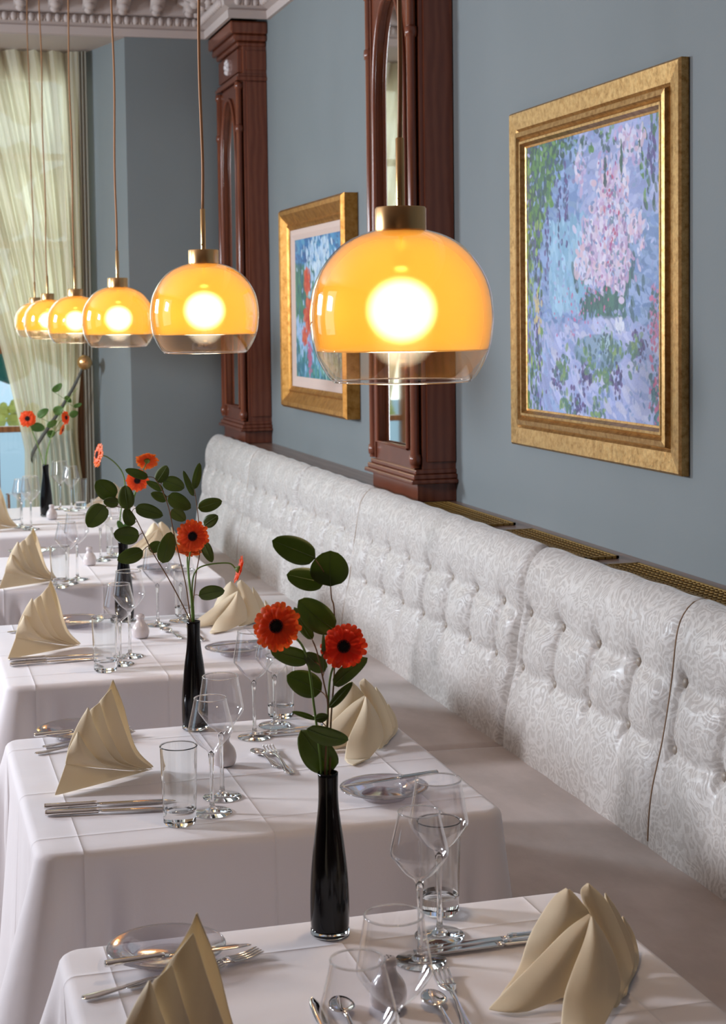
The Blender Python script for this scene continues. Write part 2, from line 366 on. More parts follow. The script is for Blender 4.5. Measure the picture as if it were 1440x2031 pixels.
# egg and dart row, scalloped brackets and leaves (plaster ornament of the cornice)
bm = bmesh.new()
def blob(bm, c, r, sc=(1,1,1), seg=8):
    sphere(bm, c, r, sc, seg)
for i in range(len(path)-1):
    a, b = Vector(path[i]), Vector(path[i+1]); L = (b-a).length; t = (b-a)/L; nn = Vector((t.y, -t.x))
    if a.y < 4 and b.y < 4: continue
    s = .025 if i else 2.2
    while s < L-.02:
        p = a+t*s+nn*.05
        if p.y > 4.5:
            blob(bm, (p.x, p.y, WZ+.075), .019, (1,1,1.25)); q = p+t*.023; blob(bm, (q.x, q.y, WZ+.072), .009, (1,1,2.0), 6)
        s += .046
    s = .07 if i else 2.27
    while s < L-.03:
        c = a+t*s
        if c.y > 4.5:
            # bracket: S-shaped block, with a leaf hanging below
            p0 = c+nn*.06; p1 = c+nn*.175
            w = t*.035
            vsx = [bm.verts.new((q.x, q.y, z)) for q, z in ((p0-w, WZ+.115), (p0+w, WZ+.115), (p1+w, WZ+.165), (p1-w, WZ+.165), (p0-w, WZ+.215), (p0+w, WZ+.215), (p1+w, WZ+.215), (p1-w, WZ+.215))]
            for f in ((0,1,2,3),(4,7,6,5),(0,4,5,1),(1,5,6,2),(2,6,7,3),(3,7,4,0)): bm.faces.new([vsx[k] for k in f])
            q = c+nn*.11; blob(bm, (q.x, q.y, WZ+.135), .03, (1,1,.8)); q = c+nn*.07; blob(bm, (q.x, q.y, WZ+.12), .026, (1,1,.9))
            for k in (-1, 0, 1):
                q = c+t*(.09+.026*k)+nn*(.10); blob(bm, (q.x, q.y, WZ+.205-.008*(k == 0)), .02, (1,1,.7), 7)
        s += .18
random.seed(3)
for k in range(150):   # acanthus leaves at the inner corner of the ceiling
    x = random.uniform(1.25, 1.75); y = random.uniform(7.6, 8.7)
    blob(bm, (x, y, CEIL-.012), random.uniform(.015,.04), (random.uniform(.5,1.4), random.uniform(.5,1.4), .6), 7)
struct('trim_3', bm, MT['plaster'])

# window at the far end ------------------------------------------------
WYF = 9.50
w = thing('window_1', None, None, (0,0,0)); w['kind'] = 'structure'
bm = bmesh.new()
box(bm, -1.05, WYF, .33, -.97, WYF+.09, 3.16); box(bm, 1.02, WYF, .33, 1.12, WYF+.09, 3.16)
box(bm, -1.05, WYF, .33, 1.1, WYF+.09, .42); box(bm, -1.05, WYF, 3.08, 1.1, WYF+.09, 3.17)
obj('window_frame', bm, MT['window_wood'], w, False, bevel=.004)
for x0, x1 in ((-.94, .475), (.482, 1.02)):
    bm = bmesh.new()
    if x0 < 0: sp = [(-.97, -.88), (-.27, -.21), (.40, .478)]
    else: sp = [(.482, .565), (.97, 1.02)]
    for a, b in sp: box(bm, a, WYF-.03, .42, b, WYF+.03, 3.08)
    xa, xb = sp[0][0], sp[-1][1]
    for z0, z1 in ((.42,.50),(1.0,1.035),(1.45,1.51),(2.05,2.09),(2.55,2.59),(3.0,3.08)): box(bm, xa, WYF-.025, z0, xb, WYF+.025, z1)
    obj('casement', bm, MT['window_wood'], w, False, bevel=.004)
obj('pane', boxes((-.95, WYF+.006, .43, 1.0, WYF+.010, 3.05)), MT['pane'], w, False)
bm = bmesh.new(); tube(bm, [(.445, WYF-.06, .93), (.445, WYF-.065, 1.0), (.445, WYF-.06, 1.07)], .009); box(bm, .435, WYF-.06, .955, .455, WYF-.03, .985)
obj('window_handle', bm, MT['brass'], w)
struct('window_sill', boxes((-1.05, WYF-.18, .33, 1.09, WYF+.02, .37)), MT['window_wood'], smooth=False)
# outside
struct('street_ground', boxes((-14, 9.8, -.6, 16, 40, -.5)), MT['street'], smooth=False)
random.seed(11)
bm = bmesh.new()
for k in range(420):
    sphere(bm, (random.uniform(-5,7), random.uniform(15.2,16.6), random.uniform(.9,4.4)), random.uniform(.1,.3), (1,1,1), 6, 4)
tag(obj('garden_hedge', bm, MT['hedge'], smooth=False), 'teal green trees outside behind the far window', 'trees')
bm = bmesh.new()
for k in range(160):
    sphere(bm, (random.uniform(-1,4), random.uniform(14.4,14.8), random.uniform(.72,.92)), random.uniform(.03,.07), (1,1,1), 6, 4)
tag(obj('flower_bed', bm, MT['yellow'], smooth=False), 'strip of yellow flowers outside beneath the teal trees', 'flowers', kind='stuff')
# curtain --------------------------------------------------------------
def cur_left(z):
    if z > .9: return .70-.17*(z-.9)-.06*(z-.9)**2
    return .70-.02*(.9-z)
def cur_right(z): return 1.045-.045*math.exp(-((z-1.0)/.35)**2)
def curtain(u, v):
    z = 3.15-v*3.08; xl, xr = cur_left(z), cur_right(z); f = 9*PI*2
    w_ = (xr-xl); amp = .035+.02*math.exp(-((z-.95)/.5)**2); pinch = 1-.55*math.exp(-((z-(.9+.5*u))/.12)**2)
    x = xl+w_*u
    y = 9.37+amp*pinch*math.sin(f*u+.6*math.sin(z*1.3))+.012*math.sin(f*2.3*u+z*2)
    return (x, y, z)
cu = obj('sheer_curtain', grid(curtain, 330, 70), MT['sheer']); tag(cu, 'sheer cream curtain drawn back to the right of the far window', 'curtain')
hd = obj('curtain_hem_edge', grid(lambda u, v: (1.035+.05*u, 9.355-.03*u+.012*math.sin(u*18), 3.15-v*3.08), 16, 10), MT['lining'], cu)
k0 = at_y(168, 719, 9.24); 
bm = bmesh.new(); lathe(bm, [(.0,.030),(.012,.032),(.02,.026),(.030,.024),(.034,.016),(.040,.012),(.042,.0),(.014,-.004),(.012,-.06),(.0,-.06)], 24)
kn = obj('tieback_knob', bm, MT['brass']); kn.location = k0; kn.rotation_euler = (PI/2, 0, -.25); tag(kn, 'round brass rosette tieback knob on the grey window reveal', 'curtain knob')
tb = catmull([at_y(168,719,9.25), at_y(150,760,9.26), at_y(118,815,9.27), at_y(80,872,9.28), at_y(63,903,9.33), at_y(64,912,9.42)], 8)
bm = bmesh.new(); rows = []
for p in tb: rows.append([bm.verts.new(p+Vector((0,0,.018))), bm.verts.new(p-Vector((0,0,.018)))])
for a, b in zip(rows, rows[1:]): bm.faces.new((a[0], a[1], b[1], b[0]))
tag(obj('curtain_tieback', bm, MT['tieband'], solid=.004), 'dark grey tieback band pulling the sheer curtain aside', 'tieback')

# ------------------------------------------------------------------ shelf rail with brass grilles
RZ = .98
struct('trim_4', boxes((1.72,-2.6,RZ-.05,WX,BY,RZ)), MT['rail_wood'], smooth=False, bevel=.003)
struct('trim_5', boxes((1.80,-2.6,0,WX,BY,RZ-.05)), MT['rail_wood'], smooth=False)
gl_lab = ['pierced brass vent grille at the right picture edge in the shelf', 'pierced brass vent grille in the middle of the three on the shelf', 'pierced brass vent grille next to the near mirror pilaster']
for (y0, y1), lab in zip(((3.16,3.83),(3.95,4.56),(4.70,5.34)), gl_lab):
    bm = bmesh.new(); x0, x1 = 1.745, 1.845; z0, z1 = RZ+.001, RZ+.008
    box(bm, x0, y0, z0, x0+.008, y1, z1); box(bm, x1-.008, y0, z0, x1, y1, z1); box(bm, x0, y0, z0, x1, y0+.008, z1); box(bm, x0, y1-.008, z0, x1, y1, z1)
    nr = 5
    for k in range(1, nr): xx = x0+(x1-x0)*k/nr; box(bm, xx-.0013, y0, z0, xx+.0013, y1, z1-.001)
    ny = int((y1-y0)/.021)
    for r_ in range(nr):
        for k in range(1, ny):
            yy = y0+(y1-y0)*(k+(.5 if r_ % 2 else 0))/ny
            if yy > y1-.006: continue
            xa = x0+(x1-x0)*r_/nr; box(bm, xa, yy-.0020, z0, xa+(x1-x0)/nr, yy+.0020, z1-.001)
    g = obj('vent_grille', bm, MT['brass_dark'], smooth=False); tag(g, lab, 'vent grille', 'vent grilles in the shelf')
    obj('grille_shade_plate', boxes((x0+.002,y0+.002,RZ-.0,x1-.002,y1-.002,RZ+.0012)), MT['dark'], g, False)  # dark plate laid on the shelf in place of the shade below the slots

# ------------------------------------------------------------------ mirror pilasters
def arch_pts(hw, z0, zs, za, n=12):
    pts = [(-hw, z0), (-hw, zs)]
    for i in range(1, n+1):
        t = i/n*PI/2; pts.append((-hw*math.cos(t)**.9 if i < n else 0, zs+(za-zs)*math.sin(t)**.95))
    right = [(-x, z) for x, z in pts[:-1]][::-1]
    return pts+right
def pilaster(yc, label):
    HW = .272; D = WX-PX
    t = thing('mirror_pilaster', label, 'pilaster', (PX, yc, RZ), 0, 'mirrored mahogany pilasters')
    Z = lambda z: z-RZ
    obj('body', boxes((.02,-HW,Z(RZ),D,HW,Z(WZ))), MT['mahogany'], t, False, bevel=.002)
    hw, z0, zs, za = .190, 1.165, 2.42, 2.80
    def ring(inner, outer_half, zlo, zhi, xo, name, th):
        bm = bmesh.new(); ins = inner; outs = []
        for (y, z) in ins:
            cx_, cz_ = 0, (zlo+zhi)/2
            if z < z0+1e-4: outs.append((math.copysign(outer_half, y), zlo))
            elif z <= zs+1e-4: outs.append((math.copysign(outer_half, y), z))
            else:
                k = (z-zs)/(za-zs)
                if abs(y) < 1e-6: outs.append((0, zhi))
                elif k < .75: outs.append((math.copysign(outer_half, y), zs+(zhi-zs)*k/.75))
                else: outs.append((y/ (hw)*outer_half*1.0, zhi))
        A = [bm.verts.new((xo, y, Z(z))) for y, z in ins]; B = [bm.verts.new((xo, y, Z(z))) for y, z in outs]
        A2 = [bm.verts.new((xo+th, y, Z(z))) for y, z in ins]
        n = len(ins)
        for i in range(n):
            j = (i+1) % n; bm.faces.new((A[i], B[i], B[j], A[j])); bm.faces.new((A2[i], A[i], A[j], A2[j]))
        return bm
    ap = arch_pts(hw, z0, zs, za)
    obj('door_frame', ring(ap, HW-.03, 1.09, 2.86, 0, 'f', .03), MT['mahogany'], t, False)
    # moulding around the mirror
    mp = [Vector((-.006, y, Z(z))) for y, z in ap]; bm = bmesh.new(); tube(bm, mp+[mp[0]], .009, 8); obj('arch_moulding', bm, MT['mahogany'], t)
    bm = bmesh.new(); bm.faces.new([bm.verts.new((.014, y, Z(z))) for y, z in arch_pts(hw+.01, z0-.005, zs, za+.01)][::-1]); obj('mirror_glass', bm, MT['mirror'], t, False)
    for s in (-1, 1):
        bm = bmesh.new(); tube(bm, [(-.002, s*(HW-.016), Z(1.10)), (-.002, s*(HW-.016), Z(2.86))], .016, 12); tube(bm, [(-.002, s*(HW-.045), Z(1.10)), (-.002, s*(HW-.045), Z(2.86))], .005, 8)
        for z in (1.13, 2.62, 2.84): lathe(bm, [(.0,-.02),(.02,-.018),(.022,0),(.02,.018),(0,.02)], 12, (-.002, s*(HW-.016), Z(z)))
        obj('corner_column', bm, MT['mahogany'], t)
    obj('side_panel', boxes((.035,-HW-.008,Z(1.12),D-.002,-HW+.001,Z(2.86)),(.035,-HW-.008,Z(2.92),D-.002,-HW+.001,Z(3.02))), MT['mahogany'], t, False, bevel=.003)
    obj('base_moulding', boxes((-.028,-HW-.028,Z(1.045),D,HW+.028,Z(1.06)),(-.018,-HW-.018,Z(1.06),D,HW+.018,Z(1.078)),(-.008,-HW-.008,Z(1.078),D,HW+.008,Z(1.095))), MT['mahogany'], t, False, bevel=.004)
    obj('plinth', boxes((.0,-HW-.004,Z(RZ)+.001,D,HW+.004,Z(1.045))), MT['mahogany'], t, False, bevel=.002)
    obj('band_moulding', boxes((-.018,-HW-.015,Z(2.865),D,HW+.015,Z(2.885)),(-.008,-HW-.006,Z(2.885),D,HW+.006,Z(2.90))), MT['mahogany'], t, False, bevel=.003)
    bm = boxes((-.004,-HW+.02,Z(2.91),.03,HW-.02,Z(3.03)))
    pn = obj('relief_panel', bm, MT['mahogany'], t, False, bevel=.004)
    bm = bmesh.new()
    for k in range(7):
        a = k/7*2*PI; bmesh.ops.create_uvsphere(bm, u_segments=8, v_segments=6, radius=.015, matrix=Matrix.Translation((-.006, .03*math.cos(a), Z(2.97)+.03*math.sin(a))))
    bmesh.ops.create_uvsphere(bm, u_segments=10, v_segments=6, radius=.02, matrix=Matrix.Translation((-.008, 0, Z(2.97))))
    obj('rosette', bm, MT['porcelain'], pn)
    obj('crown_moulding', boxes((-.012,-HW-.01,Z(3.04),D,HW+.01,Z(3.065)),(-.032,-HW-.03,Z(3.065),D,HW+.03,Z(3.10)),(-.05,-HW-.045,Z(3.10),D,HW+.045,Z(WZ)-.006)), MT['mahogany'], t, False, bevel=.01)
    return t
pilaster(5.685, 'near mahogany pilaster with arched mirror between the two paintings')
pilaster(8.60, 'far mahogany pilaster with arched mirror in the room corner')

# ------------------------------------------------------------------ paintings
SC = 1.0
def stamps(img, n, cx, cy, sx, sy, lo, hi, cols, ang=None, asp=2.2, mask=None, jit=.05):
    H, Wd, _ = img.shape
    for _ in range(n):
        u = random.gauss(cx, sx); v = random.gauss(cy, sy)
        if not (0 <= u < 1 and 0 <= v < 1): continue
        if mask and not mask(u, v): continue
        c = np.array(random.choice(cols))*(1+random.uniform(-jit, jit)*2.2); L = random.uniform(lo, hi)*SC; a = (ang if ang is not None else random.uniform(0, PI))+random.uniform(-.4, .4)
        px, py = u*Wd, v*H; R = int(L*asp)+2
        x0, x1, y0, y1 = max(0, int(px-R)), min(Wd, int(px+R+1)), max(0, int(py-R)), min(H, int(py+R+1))
        if x1 <= x0 or y1 <= y0: continue
        yy, xx = np.mgrid[y0:y1, x0:x1]; dx = xx-px; dy = yy-py
        q = ((dx*math.cos(a)+dy*math.sin(a))/(L*asp))**2+((-dx*math.sin(a)+dy*math.cos(a))/L)**2
        k = np.clip((1.15-q)*3, 0, 1)[..., None]*random.uniform(.65, 1)
        img[y0:y1, x0:x1] = img[y0:y1, x0:x1]*(1-k)+c*k
def S(*c): return tuple(((v/255)/12.92 if v/255 <= .04045 else ((v/255+.055)/1.055)**2.4) for v in c)
def uni(img, n, u0, u1, v0, v1, lo, hi, cols, ang=None, asp=2.2, mask=None):
    H, Wd, _ = img.shape
    for _ in range(n):
        u = random.uniform(u0, u1); v = random.uniform(v0, v1)
        if mask and not mask(u, v): continue
        stamps(img, 1, u, v, 0, 0, lo, hi, cols, ang, asp)
random.seed(5)
def garden():
    global SC; SC = 1.45
    Wd, H = 420, 380; im = np.zeros((H, Wd, 3)); im[:] = S(128,146,190)
    blue = [S(118,140,188), S(140,158,200), S(105,130,175), S(150,165,205), S(130,150,185)]; lav = [S(150,154,198), S(164,164,206), S(140,146,192), S(176,176,212)]
    uni(im, 2600, 0, 1, 0, 1, 2, 5, blue, .2, 2.6); uni(im, 700, .45, 1, 0, .3, 2, 5, lav, -.3, 2.4); uni(im, 700, 0, 1, .68, 1, 2, 5, lav+[S(150,170,210)], 1.0, 2.6)
    uni(im, 500, .2, .5, .3, .62, 2, 5, [S(140,175,205), S(125,165,195), S(160,190,215)], 1.4, 2)
    # foliage on the left and along the top
    gr = [S(52,88,70), S(70,110,78), S(88,130,70), S(45,72,80), S(110,145,85), S(60,80,110)]
    uni(im, 1500, 0, .34, 0, .42, 1.5, 4, gr, None, 1.7, lambda u, v: u*1.15+v*.75 < .36+random.uniform(-.07, .07)); uni(im, 220, 0, .7, 0, .13, 1.5, 3.2, gr, None, 1.6, lambda u, v: v < .12-.1*u+random.uniform(-.05, .04))
    uni(im, 260, 0, .13, .2, 1, 1.2, 3, gr+[S(90,80,140), S(150,170,90)], 1.5, 2); uni(im, 60, .85, 1, 0, .3, 1.2, 3, gr, 1.4, 2)
    for x, v0, v1 in ((.33,.05,.33),(.27,.1,.4),(.18,.2,.55),(.93,.05,.2),(.10,.3,.9)): stamps(im, 40, x, (v0+v1)/2, .012, (v1-v0)/4, 1, 2.4, [S(70,60,120), S(95,70,130), S(60,75,115)], 1.5, 1.6)
    # flower spikes
    dg = [S(58,100,100), S(70,115,105), S(48,85,92)]
    stamps(im, 420, .63, .56, .075, .07, 1.5, 4, dg, 1.4, 2.4); stamps(im, 160, .62, .64, .03, .05, 1.5, 3.5, dg, 1.5, 2)
    pk = [S(214,190,214), S(200,170,205), S(226,208,224), S(190,150,190), S(218,180,196), S(205,200,225)]
    for cx, cy, sx, sy, n in ((.62,.30,.045,.10,260),(.70,.28,.05,.09,260),(.55,.38,.06,.06,150),(.50,.46,.05,.035,150),(.60,.50,.05,.03,90),(.68,.44,.05,.05,200),(.74,.40,.04,.05,110),(.44,.12,.03,.03,40),(.72,.52,.015,.035,40),(.84,.36,.03,.03,40),(.62,.17,.012,.05,40),(.80,.07,.05,.03,60)):
        stamps(im, n, cx, cy, sx*.9, sy*.9, 1.6, 3.5, pk, None, 1.8); stamps(im, n//5, cx+.01, cy+.01, sx, sy, 1, 2.2, [S(120,120,160), S(110,130,150), S(150,120,160)], None, 1.8)
    stamps(im, 60, .66, .33, .04, .1, 1, 2, [S(190,80,120), S(170,90,150)], None, 1.3); stamps(im, 26, .62, .16, .004, .03, 1, 1.8, [S(60,80,90)], 1.6, 2.4); stamps(im, 26, .735, .13, .004, .03, 1, 1.8, [S(60,90,80)], 1.6, 2.4)
    # round table, bowl and fruit
    yy, xx = np.mgrid[0:H, 0:Wd]; e = ((xx/Wd-.62)/.42)**2+((yy/H-.84)/.20)**2
    k = np.clip((1-e)*6, 0, 1)[..., None]*.75; im[:] = im*(1-k)+np.array(S(165,165,210))*k
    uni(im, 600, .22, 1, .66, 1, 2, 5, [S(170,170,214), S(186,184,220), S(150,158,205), S(196,190,216)], .5, 2.6, lambda u, v: ((u-.62)/.42)**2+((v-.84)/.2)**2 < 1)
    e = ((xx/Wd-.57)/.19)**2+((yy/H-.765)/.062)**2; k = np.clip((1-e)*6, 0, 1)[..., None]*.9; im[:] = im*(1-k)+np.array(S(110,135,160))*k
    e = ((xx/Wd-.57)/.165)**2+((yy/H-.752)/.045)**2; k = np.clip((1-e)*6, 0, 1)[..., None]*.8; im[:] = im*(1-k)+np.array(S(140,160,185))*k
    stamps(im, 120, .62, .735, .028, .02, 1, 2, [S(60,85,100), S(170,190,200), S(90,115,130)], None, 1.2)
    for cx, cy in ((.26,.86),(.48,.85),(.70,.86),(.42,.96),(.85,.74)): stamps(im, 60, cx, cy, .028, .028, 1.4, 2.6, [S(80,70,120), S(100,75,130), S(60,60,100)], None, 1.1)
    for cx, cy in ((.30,.82),(.50,.80),(.66,.78),(.56,.97),(.33,.95),(.80,.76),(.60,.86)): stamps(im, 34, cx, cy, .03, .03, 1.5, 3, [S(90,125,100), S(125,150,95), S(80,110,115)], None, 1.7)
    stamps(im, 90, .95, .65, .02, .05, 1.4, 2.6, [S(205,110,150), S(190,130,175), S(70,100,110)], None, 1.3); stamps(im, 120, .96, .9, .025, .05, 1.4, 2.8, [S(205,100,140), S(60,100,120), S(80,125,135)], None, 1.6)
    stamps(im, 60, .4, .62, .1, .05, 1, 1.8, [S(200,100,150), S(190,120,170)], None, 1.2); stamps(im, 30, .09, .62, .015, .04, 1.5, 2.6, [S(200,175,130)], 1.5, 1.5)
    stamps(im, 16, .715, .67, .012, .014, 1.5, 3, [S(222,216,230)], None, 1.8); uni(im, 500, 0, 1, 0, 1, 1, 1.8, lav+blue, None, 2.2)
    return im
def poppies():
    global SC; SC = 1.0
    Wd, H = 180, 190; im = np.zeros((H, Wd, 3)); im[:] = S(60,115,150)
    uni(im, 900, 0, 1, 0, .4, 2, 5, [S(40,110,165), S(70,135,180), S(50,90,140), S(90,150,180)], .6, 2.2)
    uni(im, 900, 0, 1, .2, .75, 2, 5, [S(60,120,100), S(85,140,105), S(40,95,100), S(70,125,140)], 1.4, 2.4)
    uni(im, 800, 0, 1, .65, 1, 2, 5, [S(40,105,125), S(60,135,135), S(110,160,190), S(50,120,110)], 1.4, 2.4)
    stamps(im, 300, .5, .22, .16, .12, 1.4, 3.2, [S(190,205,225), S(160,185,215), S(215,222,232)], 1.5, 2); stamps(im, 240, .25, .68, .16, .07, 1.4, 3.4, [S(150,180,215), S(170,190,220)], 1.5, 2)
    for cx, cy in ((.26,.27),(.26,.34),(.28,.47),(.25,.54),(.28,.61),(.62,.28),(.66,.36),(.70,.42),(.6,.5),(.48,.55),(.8,.5),(.2,.7)): stamps(im, 40, cx, cy, .03, .022, 2, 4.2, [S(215,75,50), S(195,55,45), S(225,105,75)], 1.5, 1.4)
    stamps(im, 60, .3, .85, .02, .06, 1.2, 2.2, [S(190,90,130)], 1.5, 2); stamps(im, 150, .7, .88, .12, .05, 1.2, 2.6, [S(170,205,205), S(120,170,150)], 1.4, 2); return im
def sweep_frame(y0, y1, z0, z1, prof):   # prof: (inset from the outer edge, distance out from the wall)
    bm = bmesh.new(); rows = []
    for ins, d in prof:
        rows.append([bm.verts.new((WX-d, y, z)) for y, z in ((y1-ins, z0+ins), (y0+ins, z0+ins), (y0+ins, z1-ins), (y1-ins, z1-ins))])
    for a, b in zip(rows, rows[1:]):
        for i in range(4): j = (i+1) % 4; bm.faces.new((a[i], a[j], b[j], b[i]))
    return bm
def painting(name, label, y0, y1, z0, z1, prof, fm, img, liner, d_can):
    t = thing(name, label, 'painting', (0,0,0))
    obj('picture_frame', sweep_frame(y0, y1, z0, z1, prof), fm, t, False)
    ins = prof[-1][0]
    if liner:
        obj('liner', sweep_frame(y0, y1, z0, z1, [(ins-.004, prof[-1][1]-.002), (ins+liner*.5, d_can+.010), (ins+liner, d_can-.001)]), MT['canvas_liner'], t, False); ins += liner
    H, Wd, _ = img.shape; ya, yb, za, zb = y1-ins+.003, y0+ins-.003, z1-ins+.003, z0+ins-.003
    vs, fs = grid(lambda u, v: (WX-d_can, ya+(yb-ya)*u, za+(zb-za)*v), Wd-1, H-1)
    o = obj('canvas', (vs, fs), MT['paint'], t, False)
    ca = o.data.color_attributes.new('paint', 'FLOAT_COLOR', 'POINT'); a = np.ones((H*Wd, 4), dtype=np.float32); a[:, :3] = np.clip(img, 0, 1).reshape(-1, 3)*1.0
    a[:, :3] *= np.array([.84,.96,1.0]); ca.data.foreach_set('color', a.ravel()); return t
P1 = [at_x(1000,232,1.862), at_x(1340,115,1.862), at_x(1012,880,1.862), at_x(1355,948,1.862)]
painting('flower_painting', 'large pale blue painting of pink garden flowers in a wide gold frame', 3.655, 4.81, 1.226, 2.262,
         [(0,.002),(0,.022),(.006,.028),(.055,.024),(.062,.018),(.068,.034),(.082,.036),(.090,.024),(.097,.032),(.104,.032),(.112,.018),(.118,.016)], MT['gold'], garden(), 0, .015)
painting('poppy_painting', 'small painting of red poppies in a deep gold frame by the far pilaster', 6.63, 7.80, 1.20, 2.16,
         [(0,.002),(0,.060),(.012,.075),(.03,.072),(.075,.045),(.085,.052),(.095,.045),(.105,.040)], MT['gold_dark'], poppies(), .05, .028)

# ------------------------------------------------------------------ banquette
SEAT_Z = .47
def back_profile(v):
    # v 0 at the seat, 1 at the shelf: returns x, z and outward normal (x, z)
    pts = [(1.562,.40),(1.560,.48),(1.570,.58),(1.594,.69),(1.618,.835),(1.632,.93),(1.648,.972),(1.674,.996),(1.699,.990),(1.713,.962),(1.716,.90),(1.716,.82)]
    return pts
_bp = catmull([Vector((x, 0, z)) for x, z in back_profile(0)], 10)
_len = [0]
for a, b in zip(_bp, _bp[1:]): _len.append(_len[-1]+(b-a).length)
def bprof(s):
    s = max(0, min(_len[-1]-1e-6, s)); import bisect
    i = bisect.bisect_right(_len, s)-1; k = (s-_len[i])/max(1e-9, (_len[i+1]-_len[i])); p = _bp[i].lerp(_bp[i+1], k); t = (_bp[i+1]-_bp[i]).normalized()
    return p, Vector((-t.z, 0, t.x))
def s_at_z(z):
    for i, p in enumerate(_bp):
        if p.z >= z: return _len[i]
SU, SL = s_at_z(.832), s_at_z(.683)
def cushion(y0, y1, btn, parent, deep0=True, deep1=True):
    L = y1-y0
    def g(d, w_): return math.exp(-(d/w_)**2)
    def disp(y, s):
        h = .012
        # soft folds
        on = smooth01((y-y0)/.05)*smooth01((y1-y)/.05)
        rowU = g(s-SU-.006*math.cos((y-btn[0])/.2167*2*PI), .018)*.010; rowL = g(s-SL-.006*math.cos((y-btn[0])/.2167*2*PI), .016)*.009
        db = min(abs(y-b) for b in btn)
        vert = 0
        if SL-.12 < s < SU+.10:
            env = 1 if SL < s < SU else (math.exp(-((SL-s)/.05)**2) if s <= SL else math.exp(-((s-SU)/.045)**2))
            vert = g(db, .010)*.012*env
        dim = 0
        for b in btn:
            if abs(y-b) < .09:
                for sr in (SU, SL):
                    r = math.hypot(y-b, s-sr); dim += .013*math.exp(-(r/.018)**1.4)
        # pillows between buttons
        puff = .017*(1-g(db, .035))*(g(s-(SU+SL)/2, .065)) + .011*(1-g(db,.06))*g(s-(SL-.07), .06)+.008*g(s-(SU+.08), .05)
        edge = -(.020 if deep0 else .004)*g(y-y0, .014 if deep0 else .007)-(.020 if deep1 else .004)*g(y1-y, .014 if deep1 else .007)
        return h+(puff-rowU-rowL-vert-dim)*on+edge+.0015*math.sin(y*31+s*17)
    nu = int(L/.0085); nv = 92; S1 = _len[-1]
    vs, fs = grid(lambda u, v: (lambda pn: tuple(pn[0]+pn[1]*disp(y0+L*u, v*S1)+Vector((0, y0+L*u, 0))))(bprof(v*S1)), nu, nv)
    o = obj('back_cushion', (vs, fs), MT['brocade'], parent)
    uv = o.data.uv_layers.new(name='UVMap'); li = np.zeros(len(o.data.loops), dtype=np.int32); o.data.loops.foreach_get('vertex_index', li)
    U = (li % (nu+1))/nu*L+y0; V = (li//(nu+1))/nv*S1; uv.data.foreach_set('uv', np.stack([U, V], 1).astype(np.float32).ravel())
    for b in btn:
        for sr in (SU, SL):
            p, n_ = bprof(sr); c = p+n_*(-.006); bm = bmesh.new(); bmesh.ops.create_uvsphere(bm, u_segments=12, v_segments=8, radius=.0112, matrix=Matrix.Translation((c.x, b, c.z)) @ Matrix.Diagonal((.6,1,1,1)))
            obj('button', bm, MT['button'], o)
    return o, disp
def seam_line(y, disp, parent, r=.0019):
    pts = []
    for k in range(40):
        s = _len[-1]*(.10+.72*k/39); p, n_ = bprof(s); d = disp(y, s); pts.append(p+n_*(d+.001)+Vector((0, y, 0)))
    bm = bmesh.new(); tube(bm, pts, r, 6); obj('piping', bm, MT['piping'], parent)
units = [((2.30,3.18,4.07), 'nearest ivory brocade banquette section with blush velvet seat at the right edge'),
         ((4.07,5.70,6.62), 'middle ivory brocade banquette section below the near mirror pilaster'),
         ((6.62,7.60,8.72), 'far ivory brocade banquette section ending at the room corner')]
for (a, b, c), lab in units:
    t = thing('banquette', lab, 'bench', (0,0,0), 0, 'tufted wall banquette sections')
    def seat(u, v, a=a, c=c):
        y = a+.002+(c-a-.004)*u; e = min(1., min(y-a, c-y)/.02); x = 1.575-.485*v; z = SEAT_Z-.016*(1-math.sqrt(max(0, 1-(1-e)**2)))+.006*math.sin(v*PI)
        if v > .93: k = (v-.93)/.07; x = 1.575-.485*.93-.03*math.sin(k*PI/2); z -= .06*(1-math.cos(k*PI/2))+.0
        return (x, y, z)
    so = obj('seat', grid(seat, 120, 60), MT['velvet'], t)
    obj('seat_base', boxes((1.11,a+.003,.08,1.70,c-.003,SEAT_Z-.03)), MT['velvet'], t, False, bevel=.01)
    obj('back_frame', boxes((1.64,a+.003,.08,1.717,c-.003,.90)), MT['velvet'], t, False, bevel=.01)
    for (y0, y1) in ((a, b), (b, c)):
        btn = []; y = y0+.19 if y1-y0 < 1.2 else y0+.15
        while y < y1-.03: btn.append(y); y += .2167
        o, dsp = cushion(y0+.0004, y1-.0004, btn, t, deep0=(y0 == a), deep1=(y1 == c))
        if y0 == b: seam_line(b+.0004, dsp, t)

